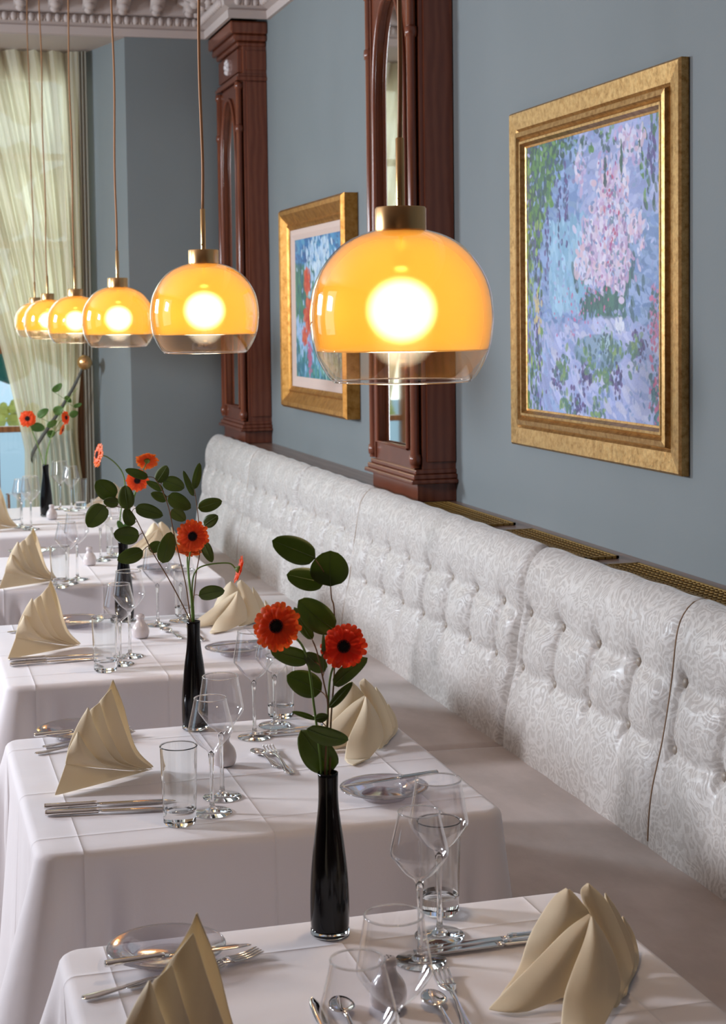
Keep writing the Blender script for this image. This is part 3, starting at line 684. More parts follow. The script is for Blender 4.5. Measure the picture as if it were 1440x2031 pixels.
# ------------------------------------------------------------------ tables and cloths
TN = ['nearest table', 'second table from the camera', 'third table from the camera', 'fourth table from the camera', 'farthest table']
TZ = .75
TAB = [(.195,.995,1.46,2.275), (.20,1.03,2.675,3.475), (.235,1.05,3.965,4.81), (.25,1.07,5.42,6.21), (.26,1.09,6.78,7.86)]
def tablecloth(x0, x1, y0, y1, seed):
    rnd = random.Random(seed); w_, h_ = (x1-x0)/2, (y1-y0)/2; cr = .035
    # perimeter samples with arc length
    per = []; n_side = 90
    corners = [(w_-cr, h_-cr, 0), (-w_+cr, h_-cr, PI/2), (-w_+cr, -h_+cr, PI), (w_-cr, -h_+cr, 1.5*PI)]
    for ci, (cx_, cy_, a0) in enumerate(corners):
        for k in range(13):
            a = a0+PI/2*k/12; per.append((cx_+cr*math.cos(a), cy_+cr*math.sin(a), math.cos(a), math.sin(a), abs(k-6)/6*cr*.8))
        nx_, ny_, na = corners[(ci+1) % 4]; ae = a0+PI/2; p = per[-1]; q = (nx_+cr*math.cos(ae), ny_+cr*math.sin(ae)); Ls = math.hypot(q[0]-p[0], q[1]-p[1])
        for k in range(1, n_side):
            s = k/n_side; per.append((p[0]+(q[0]-p[0])*s, p[1]+(q[1]-p[1])*s, math.cos(ae), math.sin(ae), cr*.8+min(s, 1-s)*Ls))
    ph = [rnd.uniform(0, 6) for _ in range(4)]
    N = len(per); vs = []; fs = []
    R = .016
    inner = 14
    rows = []
    def row(f): rows.append(len(vs)); vs.extend(f(i) for i in range(N))
    for k in range(inner):
        s = k/inner; s = .02+.98*s
        row(lambda i, s=s: ((per[i][0]-R*per[i][2])*s, (per[i][1]-R*per[i][3])*s, 0))
    for k in range(5):
        a = k/4*PI/2*.93; row(lambda i, a=a: (per[i][0]-R*per[i][2]+R*math.sin(a)*per[i][2], per[i][1]-R*per[i][3]+R*math.sin(a)*per[i][3], -R*(1-math.cos(a))))
    DROP = .46; nd = 26
    for k in range(1, nd+1):
        h = DROP*k/nd
        def f(i, h=h):
            x, y, nx_, ny_, dc = per[i]; cb = math.exp(-(dc/.045)**2); short = smooth01((x-w_+.16)/.14); h = h*(1-.52*short); cb *= 1-.75*short
            out = h*(.045+.36*cb-.11*math.exp(-((dc-.12)/.05)**2)+.05*math.exp(-((dc-.22)/.05)**2))+.010*(h/DROP)*math.sin(i*.13+ph[0])*(1-cb)+.006*(h/DROP)*math.sin(i*.37+ph[1])+.014*min(1,h/.15)*math.exp(-((dc-.10)/.05)**2)*math.sin(dc*95)
            tx, ty = -ny_, nx_
            return (x+nx_*out, y+ny_*out, -R-h-(.12*h*cb))
        row(f)
    c = len(vs); vs.append((0,0,0))
    for i in range(N): fs.append((c, rows[0]+i, rows[0]+(i+1) % N))
    for a, b in zip(rows, rows[1:]):
        for i in range(N): j = (i+1) % N; fs.append((a+i, b+i, b+j, a+j))
    return vs, fs
for i, (x0, x1, y0, y1) in enumerate(TAB):
    xc, yc = (x0+x1)/2, (y0+y1)/2
    t = thing('dining_table', 'square dining table hidden under the white cloth, ' + TN[i], 'table', (xc, yc, 0), 0, 'dining tables in a row')
    wx, wy = (x1-x0)/2-.028, (y1-y0)/2-.028
    obj('tabletop', boxes((-wx,-wy,TZ-.035,wx,wy,TZ-.006)), MT['mahogany'], t, False)
    bm = bmesh.new(); lathe(bm, [(0,.0),(.19,.0),(.19,.02),(.05,.04),(.035,.12),(.035,.60),(.06,.68),(.12,.715),(0,.715)], 24); obj('pedestal', bm, MT['mahogany'], t)
    c = obj('tablecloth', tablecloth(x0, x1, y0, y1, i), MT['cloth']); c.location = (xc, yc, TZ-.001)
    tag(c, 'creased white tablecloth draped over the ' + TN[i], 'tablecloth', 'white tablecloths')
# chair-side and bench-side place settings
def OFF(i): return [(-.01,-1.22), (0,0), (.03,1.33), (.05,2.72), (.055,4.08)][i]

# ------------------------------------------------------------------ glassware, built once each
def wine_glass(name, h, rmax, rrim, label, group):
    t = thing(name, label, 'wine glass', (0,0,0), 0, group)
    hb = h*.475; z0 = h-hb
    pr = [(.0045,z0-.002),(.010,z0+.006),(rmax*.55,z0+hb*.16),(rmax*.93,z0+hb*.36),(rmax,z0+hb*.43),(rmax*.97,z0+hb*.52),((rmax*.35+rrim*.65),z0+hb*.80),(rrim,h)]
    P = catmull([Vector((a,0,b)) for a, b in pr], 5)
    bm = bmesh.new(); lathe(bm, [(p.x, p.z) for p in P], 40); obj('bowl', bm, MT['glass'], t)
    bm = bmesh.new(); tube(bm, [(rrim*math.cos(a), rrim*math.sin(a), h) for a in [2*PI*k/40 for k in range(41)]], .0011, 6, False); obj('rim', bm, MT['solid_glass'], t)
    st = [(0,z0+.004),(.0055,z0-.002),(.0045,z0-.012),(.0036,z0-.03),(.0034,z0*.5),(.0038,.022),(.006,.010),(.014,.0055),(.034,.0028),(.036,.0015),(.0355,.0004),(0,.0004)]
    bm = bmesh.new(); lathe(bm, st, 32); obj('stem', bm, MT['solid_glass'], t); return t
def tumbler(label):
    t = thing('water_tumbler', label, 'drinking glass', (0,0,0), 0, 'water tumblers'); r0, r1, h = .0285, .0325, .138
    bm = bmesh.new(); lathe(bm, [(0,.0004),(r0*.9,.0004),(r0,.004),(r0+.0006,.020),(r1,h-.001),(r1-.0008,h),(r1-.0017,h-.001),(r0-.0008,.029),(r0*.8,.0245),(0,.023)], 40); obj('glass_wall', bm, MT['solid_glass'], t, sharp=35)
    bm = bmesh.new(); tube(bm, [(r1*math.cos(a), r1*math.sin(a), h) for a in [2*PI*k/40 for k in range(41)]], .001, 6, False); obj('rim', bm, MT['solid_glass'], t); return t
GW = {}
def place_glass(kind, x, y, label):
    if kind not in GW:
        g = wine_glass('wine_glass', .226, .0425, .0325, label, 'large wine glasses') if kind == 'big' else wine_glass('wine_glass', .208, .0405, .0285, label, 'small wine glasses') if kind == 'small' else tumbler(label)
        GW[kind] = g; g.location = (x, y, TZ)
    else: dup(GW[kind], (x, y, TZ), random.uniform(0, 6), label)
GP = [  # per table: left big, left small, left tumbler, right big, right small, right tumbler
 [None]*6,
 [(441,1581), (415,1614), (363,1631), (505,1462), (546,1438), (557,1422)],
]
for i in range(5):
    ox, oy = OFF(i)
    def P2(px, py, dx=0, dy=0): p = at_z(px, py, TZ); return (p.x+ox+dx, p.y+oy+dy)
    if i == 0:
        q = at_z(769, 1824, TZ+.226); lb = (q.x, q.y); q = at_z(722, 1893, TZ+.208); ls = (q.x, q.y); lt = (ls[0]-.055, ls[1]-.05)
        pos = [lb, ls, None, at_z(872,1856,TZ)[:2], at_z(834,1906,TZ)[:2], at_z(872,1809,TZ)[:2]]
    elif i == 2:
        pos = [at_z(258,1302,TZ)[:2], at_z(238,1318,TZ)[:2], at_z(210,1330,TZ)[:2], at_z(322,1238,TZ)[:2], at_z(352,1232,TZ)[:2], at_z(366,1222,TZ)[:2]]
    elif i == 3:
        pos = [at_z(152,1150,TZ)[:2], at_z(136,1157,TZ)[:2], at_z(120,1165,TZ)[:2], at_z(206,1110,TZ)[:2], at_z(218,1106,TZ)[:2], at_z(226,1100,TZ)[:2]]
    elif i == 4:
        pos = [at_z(62,1050,TZ)[:2], at_z(44,1046,TZ)[:2], at_z(28,1042,TZ)[:2], at_z(120,1010,TZ)[:2], at_z(142,1013,TZ)[:2], at_z(160,1008,TZ)[:2]]
    else: pos = [at_z(*p, TZ)[:2] for p in GP[1]]
    nm = [('big', 'large empty wine glass on the chair side of the '), ('small', 'smaller empty wine glass on the chair side of the '), ('tum', 'straight water tumbler on the chair side of the '),
          ('big', 'large empty wine glass on the banquette side of the '), ('small', 'smaller empty wine glass on the banquette side of the '), ('tum', 'straight water tumbler on the banquette side of the ')]
    pos = [None if p is None else [p[0], p[1]] for p in pos]; rad = [.0425,.0405,.0325]*2
    for _ in range(60):
        for a_ in range(6):
            for b_ in range(a_+1, 6):
                if pos[a_] is None or pos[b_] is None: continue
                dx, dy = pos[b_][0]-pos[a_][0], pos[b_][1]-pos[a_][1]; d_ = math.hypot(dx, dy); need = rad[a_]+rad[b_]+.005
                if d_ < need:
                    k_ = (need-d_)/d_/2
                    pos[a_][0] -= dx*k_; pos[a_][1] -= dy*k_; pos[b_][0] += dx*k_; pos[b_][1] += dy*k_
    for (k, l), p in zip(nm, pos):
        if p: place_glass(k, p[0], p[1], l+TN[i])

# salt shaker, one per table
sh = None
for i, (px, py) in enumerate(((770,1998),(445,1518),(279,1265),(178,1121),(103,1030))):
    p = at_z(px, py, TZ); lab = 'white pear shaped porcelain shaker on the ' + TN[i]
    if sh is None:
        sh = thing('salt_shaker', lab, 'salt shaker', (p.x, p.y, TZ), 0, 'porcelain shakers')
        P = catmull([Vector(q) for q in ((.012,0,0),(.021,0,.004),(.0245,0,.018),(.021,0,.033),(.012,0,.046),(.0105,0,.053),(.0125,0,.058),(.010,0,.065),(.0001,0,.067))], 5)
        bm = bmesh.new(); lathe(bm, [(0,0)]+[(max(q.x,0), q.z) for q in P], 28); obj('body', bm, MT['porcelain'], sh)
        bm = bmesh.new()
        for a, b in ((0,0),(.004,0),(-.004,0),(0,.004),(0,-.004)): lathe(bm, [(0,.0672),(.0008,.0672),(.0008,.0662)], 6, (a, b, 0))
        obj('holes', bm, MT['dark'], sh)
    else: dup(sh, (p.x, p.y, TZ), 0, lab)

# plates ---------------------------------------------------------------
pl = None
pp = {0:[(330,1884),None], 1:[(150,1449),(762,1566)], 2:[(150,1232),(468,1287)], 3:[(60,1094),(318,1127)], 4:[None,None]}
plate_xy = {}
for i in range(5):
    for side in (0, 1):
        if not pp[i][side]: continue
        p = at_z(*pp[i][side], TZ+.014); plate_xy[(i, side)] = p
        lab = 'clear glass bread plate on the ' + ('chair' if side == 0 else 'banquette') + ' side of the ' + TN[i]
        if pl is None:
            pl = thing('bread_plate', lab, 'plate', (p.x, p.y, TZ), 0, 'glass bread plates')
            prf = [(0,.006),(.040,.006),(.046,.008),(.054,.013),(.080,.019),(.082,.0205),(.080,.0205),(.054,.0155),(.046,.0105),(.040,.0085),(0,.0085)]
            bm = bmesh.new(); lathe(bm, prf, 48); obj('dish', bm, MT['plate_glass'], pl)
            bm = bmesh.new(); lathe(bm, [(.036,.006),(.036,.0004),(.041,.0004),(.041,.007)], 48); obj('foot_ring', bm, MT['plate_glass'], pl)
            bm = bmesh.new(); tube(bm, [(.081*math.cos(a), .081*math.sin(a), .0203) for a in [2*PI*k/56 for k in range(57)]], .0011, 6, False); obj('rim', bm, MT['solid_glass'], pl)
        else: dup(pl, (p.x, p.y, TZ), 0, lab)

# cutlery, built along +x from handle end (0) to tip ---------------------
def strip(bm, pts, th):    # pts: (x, half width, z mid)
    r = []
    for x, hw, z in pts:
        t2 = th/2; r.append([bm.verts.new((x, -hw, z-t2*.4)), bm.verts.new((x, -hw*.5, z-t2)), bm.verts.new((x, hw*.5, z-t2)), bm.verts.new((x, hw, z-t2*.4)), bm.verts.new((x, hw, z+t2*.4)), bm.verts.new((x, hw*.5, z+t2)), bm.verts.new((x, -hw*.5, z+t2)), bm.verts.new((x, -hw, z+t2*.4))])
    for a, b in zip(r, r[1:]):
        for k in range(8): bm.faces.new((a[k], a[(k+1) % 8], b[(k+1) % 8], b[k]))
    bm.faces.new(r[0]); bm.faces.new(r[-1][::-1])
def knife_root(label, L=.235):
    t = thing('table_knife', label, 'knife', (0,0,0), 0, 'silver knives'); k = L/.235
    bm = bmesh.new(); strip(bm, [(0,.0055,.005),(.004*k,.0085,.005),(.03*k,.008,.005),(.08*k,.0058,.005),(.088*k,.0075,.0055),(.094*k,.0052,.005)], .0085); obj('handle', bm, MT['silver'], t)
    bm = bmesh.new(); strip(bm, [(.093*k,.0045,.005),(.105*k,.0085,.0045),(.17*k,.0095,.004),(.21*k,.0085,.0035),(.228*k,.005,.003),(.235*k,.001,.003)], .0022); obj('blade', bm, MT['silver'], t); return t
def fork_root(label):
    t = thing('table_fork', label, 'fork', (0,0,0), 0, 'silver forks')
    bm = bmesh.new(); strip(bm, [(0,.004,.003),(.004,.0085,.003),(.02,.0095,.0032),(.055,.005,.005),(.09,.0032,.009),(.125,.0035,.008),(.14,.009,.0055),(.15,.0115,.005),(.156,.012,.0048)], .0028); obj('handle', bm, MT['silver'], t)
    bm = bmesh.new()
    for k in range(4):
        y = (-1.5+k)*.0066; r = [(.154, y), (.175, y*1.02), (.190, y*1.02), (.202, y)]
        pts = [Vector((r[0][0], y, .0048)), Vector((.170, y, .0036)), Vector((.188, y, .0050)), Vector((.203, y, .0085))]; tube(bm, catmull(pts, 3), [.0017]*9+[.0009], 6)
    obj('tines', bm, MT['silver'], t); return t
def spoon_root(label):
    t = thing('dessert_spoon', label, 'spoon', (0,0,0), 0, 'silver spoons')
    bm = bmesh.new(); strip(bm, [(0,.004,.003),(.004,.0075,.003),(.02,.008,.0032),(.05,.004,.006),(.085,.0026,.009),(.105,.003,.007)], .0026); obj('handle', bm, MT['silver'], t)
    def sp(u, v):
        a = 2*PI*u; r = v; x = .127+.025*r*math.cos(a); w_ = .0165*r*math.sin(a)*(1-.12*math.cos(a)); return (x, w_, .0008+.0075*r*r)
    obj('bowl', grid(sp, 24, 6), MT['silver'], t, solid=.0014); return t
CUT = {}
def cutlery(kind, a, b, label, z=TZ, scale=1.0, lift=0):
    a = Vector(a[:2]); b = Vector(b[:2]); d = b-a; rz = math.atan2(d.y, d.x)
    if kind not in CUT:
        r = {'knife': knife_root, 'fork': fork_root, 'spoon': spoon_root}[kind](label); r.location = (a.x, a.y, z); r.rotation_euler = (0,0,rz); r.scale = (scale,)*3; CUT[kind] = r
    else: r = dup(CUT[kind], (a.x, a.y, z), rz, label, scale=scale)
    if lift: r.rotation_euler = (0, -lift, rz)
    return r
Z = lambda x, y: at_z(x, y, TZ)
# nearest table
cutlery('knife', Z(1120,1862), Z(893,1890), 'silver knife with dark reflecting blade farthest right beside the near banquette napkin', scale=.99)
cutlery('knife', Z(1130,1850), Z(925,1876), 'second silver knife, just behind the dark bladed one by the near napkin')
cutlery('fork', Z(163,1984), Z(420,1926), 'silver fork with its handle left of the nearest chair side napkin')
cutlery('fork', Z(250,1962), Z(520,1893), 'silver fork with upturned tines right of the nearest chair side napkin')
cutlery('fork', Z(937,2062), Z(880,1945), 'silver dessert fork at the bottom right beside the nearest table wine glasses')
cutlery('spoon', Z(915,2075), Z(850,1975), 'silver dessert spoon lying left of the nearest dessert fork')
cutlery('spoon', Z(720,2090), Z(668,1985), 'silver spoon whose bowl shows at the lower picture edge')
cutlery('knife', Z(680,2120), Z(628,2004), 'silver knife whose tip shows at the lower picture edge', scale=.85)
# second table
cutlery('knife', Z(88,1605), Z(345,1590), 'rear silver knife left of the tumbler on the second table')
cutlery('knife', Z(90,1618), Z(340,1606), 'front silver knife left of the tumbler on the second table')
cutlery('fork', Z(70,1497), Z(300,1462), 'silver fork behind the chair side napkin of the second table')
cutlery('fork', Z(85,1484), Z(302,1450), 'rearmost silver fork behind the chair side napkin of the second table')
cutlery('fork', Z(577,1537), Z(530,1483), 'silver dessert fork at the middle of the second table')
cutlery('spoon', Z(552,1524), Z(512,1497), 'silver dessert spoon beside the shaker of the second table', scale=.9)
cutlery('knife', Z(700,1446), Z(565,1457), 'front silver knife pointing left behind the vase leaves of the second table', scale=.95)
cutlery('knife', Z(715,1436), Z(590,1448), 'rear silver knife pointing left behind the vase leaves of the second table', scale=.95)
# third and fourth table
cutlery('knife', Z(18,1312), Z(190,1300), 'rear silver knife left of the tumbler on the third table')
cutlery('knife', Z(20,1322), Z(188,1308), 'front silver knife left of the tumbler on the third table')
cutlery('fork', Z(15,1256), Z(170,1238), 'silver fork behind the chair side napkin of the third table')
cutlery('fork', Z(402,1272), Z(358,1228), 'silver dessert fork at the middle of the third table')
cutlery('spoon', Z(362,1268), Z(322,1250), 'silver dessert spoon at the middle of the third table')
cutlery('knife', Z(470,1222), Z(385,1230), 'silver knife behind the tall vase neck on the third table', scale=.9)
cutlery('knife', Z(-20,1157), Z(108,1151), 'silver knife at the left picture edge on the fourth table')
cutlery('fork', Z(262,1150), Z(238,1120), 'silver dessert fork at the middle of the fourth table')
# butter knives resting on the glass plates
for (i, side), lab in (((0,0), 'butter knife resting on the nearest glass bread plate'), ((1,0), 'butter knife resting on the chair side plate of the second table'), ((1,1), 'butter knife resting on the banquette side plate of the second table'), ((2,1), 'butter knife resting on the banquette side plate of the third table')):
    p = plate_xy[(i, side)]; dy = -.045 if side == 0 else .03
    sgn = 1 if side == 0 else -1
    a = Vector((p.x-.09, p.y+dy)); b = Vector((p.x+.1, p.y+dy+.01))
    if side == 1: a, b = Vector((p.x+.12, p.y+.05)), Vector((p.x-.07, p.y+.02))
    cutlery('knife', a, b, lab, z=TZ+.0185, scale=.86)

# ------------------------------------------------------------------ napkins
def sail(bm, L, R, n_, bulge, nu=14, nv=18, fold=0):
    A = catmull(L, 8); B = catmull(R, 8)
    def pick(P, v): k = v*(len(P)-1); i = min(int(k), len(P)-2); return P[i].lerp(P[i+1], k-i)
    vs = []
    for j in range(nv+1):
        v = j/nv; a, b = pick(A, v), pick(B, v)
        for i in range(nu+1):
            u = i/nu; p = a.lerp(b, u)+Vector(n_)*bulge*math.sin(PI*u)*math.sin(PI*min(1, v*.8+.08))**.8+Vector(n_)*fold*math.sin(u*PI*3)*v*(1-u)
            vs.append(bm.verts.new(p))
    for j in range(nv):
        for i in range(nu): k = j*(nu+1)+i; bm.faces.new((vs[k], vs[k+1], vs[k+nu+2], vs[k+nu+1]))
NV = Vector((-.27,-.96,.1))
def onp(x, y, Y):
    p = at_y(x, y, Y); return p if p.z > TZ+.003 else at_z(x, y, TZ+.003)
def left_napkin(label):
    an = at_z(200, 1565, TZ); an = Vector((an.x, 3.07, TZ))
    q = lambda x, y, Y: onp(x/2.571, 1120+y/2.571, Y)-an
    t = thing('folded_napkin', label, 'napkin', an, 0, 'fan folded cream napkins')
    Lv = [  # left edge, right edge
     ([q(575,588,3.115), q(545,650,3.12), q(430,830,3.13), q(345,1010,3.14)], [q(575,588,3.115), q(630,720,3.115), q(692,930,3.125), q(792,1036,3.13)]),
     ([q(512,690,3.10), q(455,790,3.095), q(385,900,3.09), q(335,1005,3.085)], [q(566,628,3.105), q(622,800,3.095), q(690,965,3.10), q(785,1042,3.12)]),
     ([q(464,735,3.08), q(430,800,3.075), q(370,900,3.07), q(332,1012,3.065)], [q(508,700,3.085), q(560,860,3.075), q(640,1000,3.08), q(770,1047,3.112)]),
     ([q(450,726,3.06), q(400,805,3.055), q(352,915,3.05), q(331,1015,3.048)], [q(450,726,3.06), q(505,870,3.052), q(600,1005,3.06), q(755,1050,3.105)]),
     ([q(398,850,3.045), q(368,905,3.04), q(345,955,3.035), q(330,1020,3.03)], [q(398,850,3.045), q(450,940,3.035), q(545,1025,3.045), q(740,1053,3.10)])]
    for k, (L, R) in enumerate(Lv):
        bm = bmesh.new(); sail(bm, L, R, -NV if k == 0 else NV, .018 if k == 0 else .013, fold=.003); obj('napkin_leaf', bm, MT['napkin'], t, solid=.0016, sub=1)
    bm = bmesh.new(); sail(bm, [q(334,1015,3.03), q(315,1070,3.025), q(275,1180,3.02)], [q(560,1046,3.055), q(680,1052,3.095), q(790,1040,3.125)], NV, .012); obj('napkin_cuff', bm, MT['napkin'], t, solid=.0016, sub=1)
    return t, an
def right_napkin(label):
    an = Vector((.84, 1.92, TZ)); q = lambda x, y, Y: onp(560+x/1.846, 1740+y/1.846, Y)-an
    t = thing('folded_napkin', label, 'napkin', an, 0, 'petal folded cream napkins')
    Lv = [
     # back left petal
     ([q(1040,38,1.96), q(985,80,1.97), q(905,210,1.975), q(862,335,1.97), q(790,440,1.945)], [q(1050,42,1.96), q(1095,90,1.95), q(1130,150,1.94), q(1120,300,1.95), q(1060,440,1.95)], NV, .02),
     # right rear petals
     ([q(1245,140,2.02), q(1235,240,2.02), q(1225,330,2.01), q(1215,440,1.99)], [q(1245,140,2.02), q(1288,210,2.02), q(1306,310,2.01), q(1265,405,1.975)], NV, .016),
     ([q(1180,55,1.99), q(1190,200,1.985), q(1200,330,1.975), q(1205,450,1.955)], [q(1180,55,1.99), q(1232,130,1.99), q(1290,270,1.985), q(1262,430,1.955)], NV, .018),
     ([q(1118,20,1.96), q(1090,60,1.955), q(1140,190,1.94), q(1180,330,1.92), q(1190,470,1.90)], [q(1118,20,1.96), q(1190,90,1.965), q(1255,230,1.955), q(1280,340,1.94), q(1232,470,1.905)], NV, .022),
     # left front petal
     ([q(1125,132,1.925), q(1040,190,1.925), q(930,300,1.915), q(820,410,1.905), q(750,484,1.895)], [q(1135,140,1.925), q(1110,250,1.915), q(1070,350,1.90), q(1040,430,1.885), q(900,492,1.87)], NV, .020),
     # centre petal
     ([q(1130,138,1.92), q(1105,230,1.90), q(1060,345,1.875), q(1030,440,1.845), q(1018,560,1.815)], [q(1132,140,1.92), q(1185,220,1.91), q(1228,320,1.89), q(1236,420,1.865), q(1170,560,1.825)], NV, .024)]
    for L, R, n_, b in Lv:
        bm = bmesh.new(); sail(bm, L, R, n_, b); obj('napkin_petal', bm, MT['napkin'], t, solid=.0018, sub=1)
    bm = bmesh.new(); sail(bm, [q(1018,560,1.815), q(1040,600,1.80)], [q(1170,560,1.825), q(1075,625,1.79)], NV, .004, 8, 6); obj('petal_foot', bm, MT['napkin'], t, solid=.0018)
    return t, an
ln, la = left_napkin('tall cream fan napkin on the chair side of the second table')
lpos = {0: (375,1818), 2: (97,1150), 3: (62,1046), 4: (-6,962)}
tip2 = at_y(220/1., 1120+590/2.571, 3.10)
for i, (px, py) in lpos.items():
    zt = tip2.z if i else tip2.z
    p = at_z(px+ (6 if i == 0 else 3), py, tip2.z); dx = p.x-at_y(575/2.571, 1120+590/2.571, 3.10).x; dy = p.y-3.10
    if i == 0:
        sc = 1.16; p = at_z(px+16, py, TZ+(tip2.z-TZ)*sc); v = at_y(575/2.571, 1120+590/2.571, 3.10)-la; c_, s_ = 1.0, 0.0
        dup(ln, (p.x-(v.x*c_-v.y*s_)*sc, p.y-(v.x*s_+v.y*c_)*sc, TZ), 0, 'tall cream fan napkin on the chair side of the '+TN[i], scale=sc)
    else: dup(ln, (la.x+dx, la.y+dy, TZ), 0, 'tall cream fan napkin on the chair side of the '+TN[i])
rn, ra = right_napkin('cream napkin folded in petals on the banquette side of the nearest table')
tipz = at_y(560+1118/1.846, 1740+20/1.846, 1.96)
for i, (px, py, rz, sc) in {1: (722,1345,0.10,1.0), 2: (478,1150,-.12,.96), 3: (305,1035,-.2,.92), 4: (182,940,-.1,.86)}.items():
    p = at_z(px, py, TZ+(tipz.z-TZ)*sc); off = (tipz-ra); c_, s_ = math.cos(rz), math.sin(rz); off = Vector((off.x*c_-off.y*s_, off.x*s_+off.y*c_))*sc
    q = (.965, 7.74) if i == 4 else (p.x-off.x+(.03 if i == 3 else 0), p.y-off.y)
    dup(rn, (q[0], q[1], TZ), rz, 'cream napkin folded in petals on the banquette side of the '+TN[i], scale=sc)

# ------------------------------------------------------------------ vases and flowers
vs_ = None; VP = {0: (.577,2.205), 1: (.602,3.425), 2: (.630,4.745), 4: (.645,7.44)}
for i, (x, y) in VP.items():
    lab = 'slim glossy black bottle vase on the '+TN[i]
    if vs_ is None:
        vs_ = thing('bottle_vase', lab, 'vase', (x, y, TZ), 0, 'black bottle vases')
        P = catmull([Vector((a,0,b)) for a, b in ((.0255,.008),(.0275,.016),(.0280,.05),(.0262,.09),(.0215,.135),(.0160,.175),(.0140,.205),(.0146,.235))], 6)
        bm = bmesh.new(); lathe(bm, [(0,.008)]+[(p.x, p.z) for p in P]+[(.0125,.235),(.012,.10),(0,.09)], 40); obj('body', bm, MT['black'], vs_)
        bm = bmesh.new(); lathe(bm, [(0,.0005),(.0265,.0005),(.0282,.003),(.0282,.008),(.026,.0125),(0,.0125)], 40); obj('glass_foot', bm, MT['solid_glass'], vs_)
    else: dup(vs_, (x, y, TZ), 0, lab)

def gerbera(name_lab, c, nrm, r, stem_pts, pm='petal', seed=0, group='gerbera flowers'):
    rnd = random.Random(seed); t = thing('gerbera', name_lab, 'flower', c, 0, group); nrm = Vector(nrm).normalized()
    Q = nrm.to_track_quat('Z', 'Y')
    def petals(n, ri, ro, w_, lift, z0):
        bm = bmesh.new()
        for k in range(n):
            a = 2*PI*(k+rnd.uniform(-.18,.18))/n; ro_ = ro*rnd.uniform(.88,1.04); lf = lift*rnd.uniform(.5,1.4); rad = Vector((math.cos(a), math.sin(a), 0)); tan = Vector((-math.sin(a), math.cos(a), 0))
            rows = []
            for s, ww in ((0,.35),(.3,.72),(.65,1.0),(.88,.85),(1.0,.55)):
                rr = ri+(ro_-ri)*s; zc = z0+lf*math.sin(s*PI*.7)-.10*ro*s*s*rnd.uniform(.3,1.6)
                rows.append([bm.verts.new(Q @ (rad*rr+tan*(w_*ww*m)+Vector((0,0,zc+(0 if m == 0 else -.002*r/.04))))) for m in (-1, 0, 1)])
            for A, B in zip(rows, rows[1:]):
                for m in (0, 1): bm.faces.new((A[m], A[m+1], B[m+1], B[m]))
        return bm
    po = obj('petals', petals(24, r*.16, r, r*.155, r*.05, 0), MT[pm], t, sub=1)
    obj('inner_petals', petals(18, r*.15, r*.78, r*.135, r*.09, r*.035), MT[pm], t, sub=1)
    bm = bmesh.new()
    for k in range(90):
        a = k*2.39996; rr = r*.24*math.sqrt(k/90); p = Q @ Vector((rr*math.cos(a), rr*math.sin(a), r*.09-rr*.12)); sphere(bm, p, r*.030, (1,1,1), 6, 4)
    obj('flower_centre', bm, MT['flower_black'], t)
    bm = bmesh.new()
    for k in range(40):
        a = 2*PI*k/40; p = Q @ Vector((r*.265*math.cos(a), r*.265*math.sin(a), r*.075)); sphere(bm, p, r*.028, (1,1,1), 6, 4)
    obj('floret_ring', bm, MT['flower_dark_red'], t)
    bm = bmesh.new(); lathe(bm, [(0,-r*.30),(r*.12,-r*.28),(r*.24,-r*.14),(r*.26,-r*.02),(0,0)], 16); bmesh.ops.transform(bm, matrix=Q.to_matrix().to_4x4(), verts=bm.verts); obj('calyx', bm, MT['stem'], t)
    pts = [Q @ Vector((0,0,-r*.28))]+[Vector(p)-Vector(c) for p in stem_pts]
    bm = bmesh.new(); tube(bm, catmull(pts, 8), max(.0017, r*.05), 8); obj('flower_stem', bm, MT['stem'], t); return t
def leaf_obj(parent, org, B, T_, w_, rnd, m):
    B = Vector(B)-org; T_ = Vector(T_)-org; ax = T_-B; L = ax.length; ax.normalize()
    nv = (-FW).normalized(); nv = (nv-ax*nv.dot(ax)).normalized(); sd = ax.cross(nv).normalized()
    tilt = rnd.uniform(-.35,.35); nv2 = nv*math.cos(tilt)+sd*math.sin(tilt); sd = ax.cross(nv2).normalized(); w_ /= max(.8, math.cos(tilt))
    n = 14; bm = bmesh.new(); rows = []; cup = rnd.uniform(-.12,.16); bend = rnd.uniform(-.12,.12)
    for j in range(n+1):
        s = j/n; hw = w_*.5*(math.sin(PI*min(1, s**.82))**.52 if 0 < s < 1 else .02)
        row = []
        for m_ in (-1,-.66,-.33,0,.33,.66,1):
            p = B+ax*(L*s)+sd*(hw*m_)+nv2*(bend*L*math.sin(PI*s)+cup*abs(m_)*hw*1.2-.0006*(abs(m_) < .1))
            row.append(bm.verts.new(p))
        rows.append(row)
    for A, Bq in zip(rows, rows[1:]):
        for k in range(6): bm.faces.new((A[k], A[k+1], Bq[k+1], Bq[k]))
    o = obj('leaf', bm, m, parent, solid=.0005)
    vn = [B+ax*(L*s)+nv2*(bend*L*math.sin(PI*s)+.0006) for s in [k/8*.93 for k in range(9)]]
    bm = bmesh.new(); tube(bm, vn, [.0007*(1-.6*k/8) for k in range(9)], 5); obj('midrib', bm, MT['leaf_vein'], o)
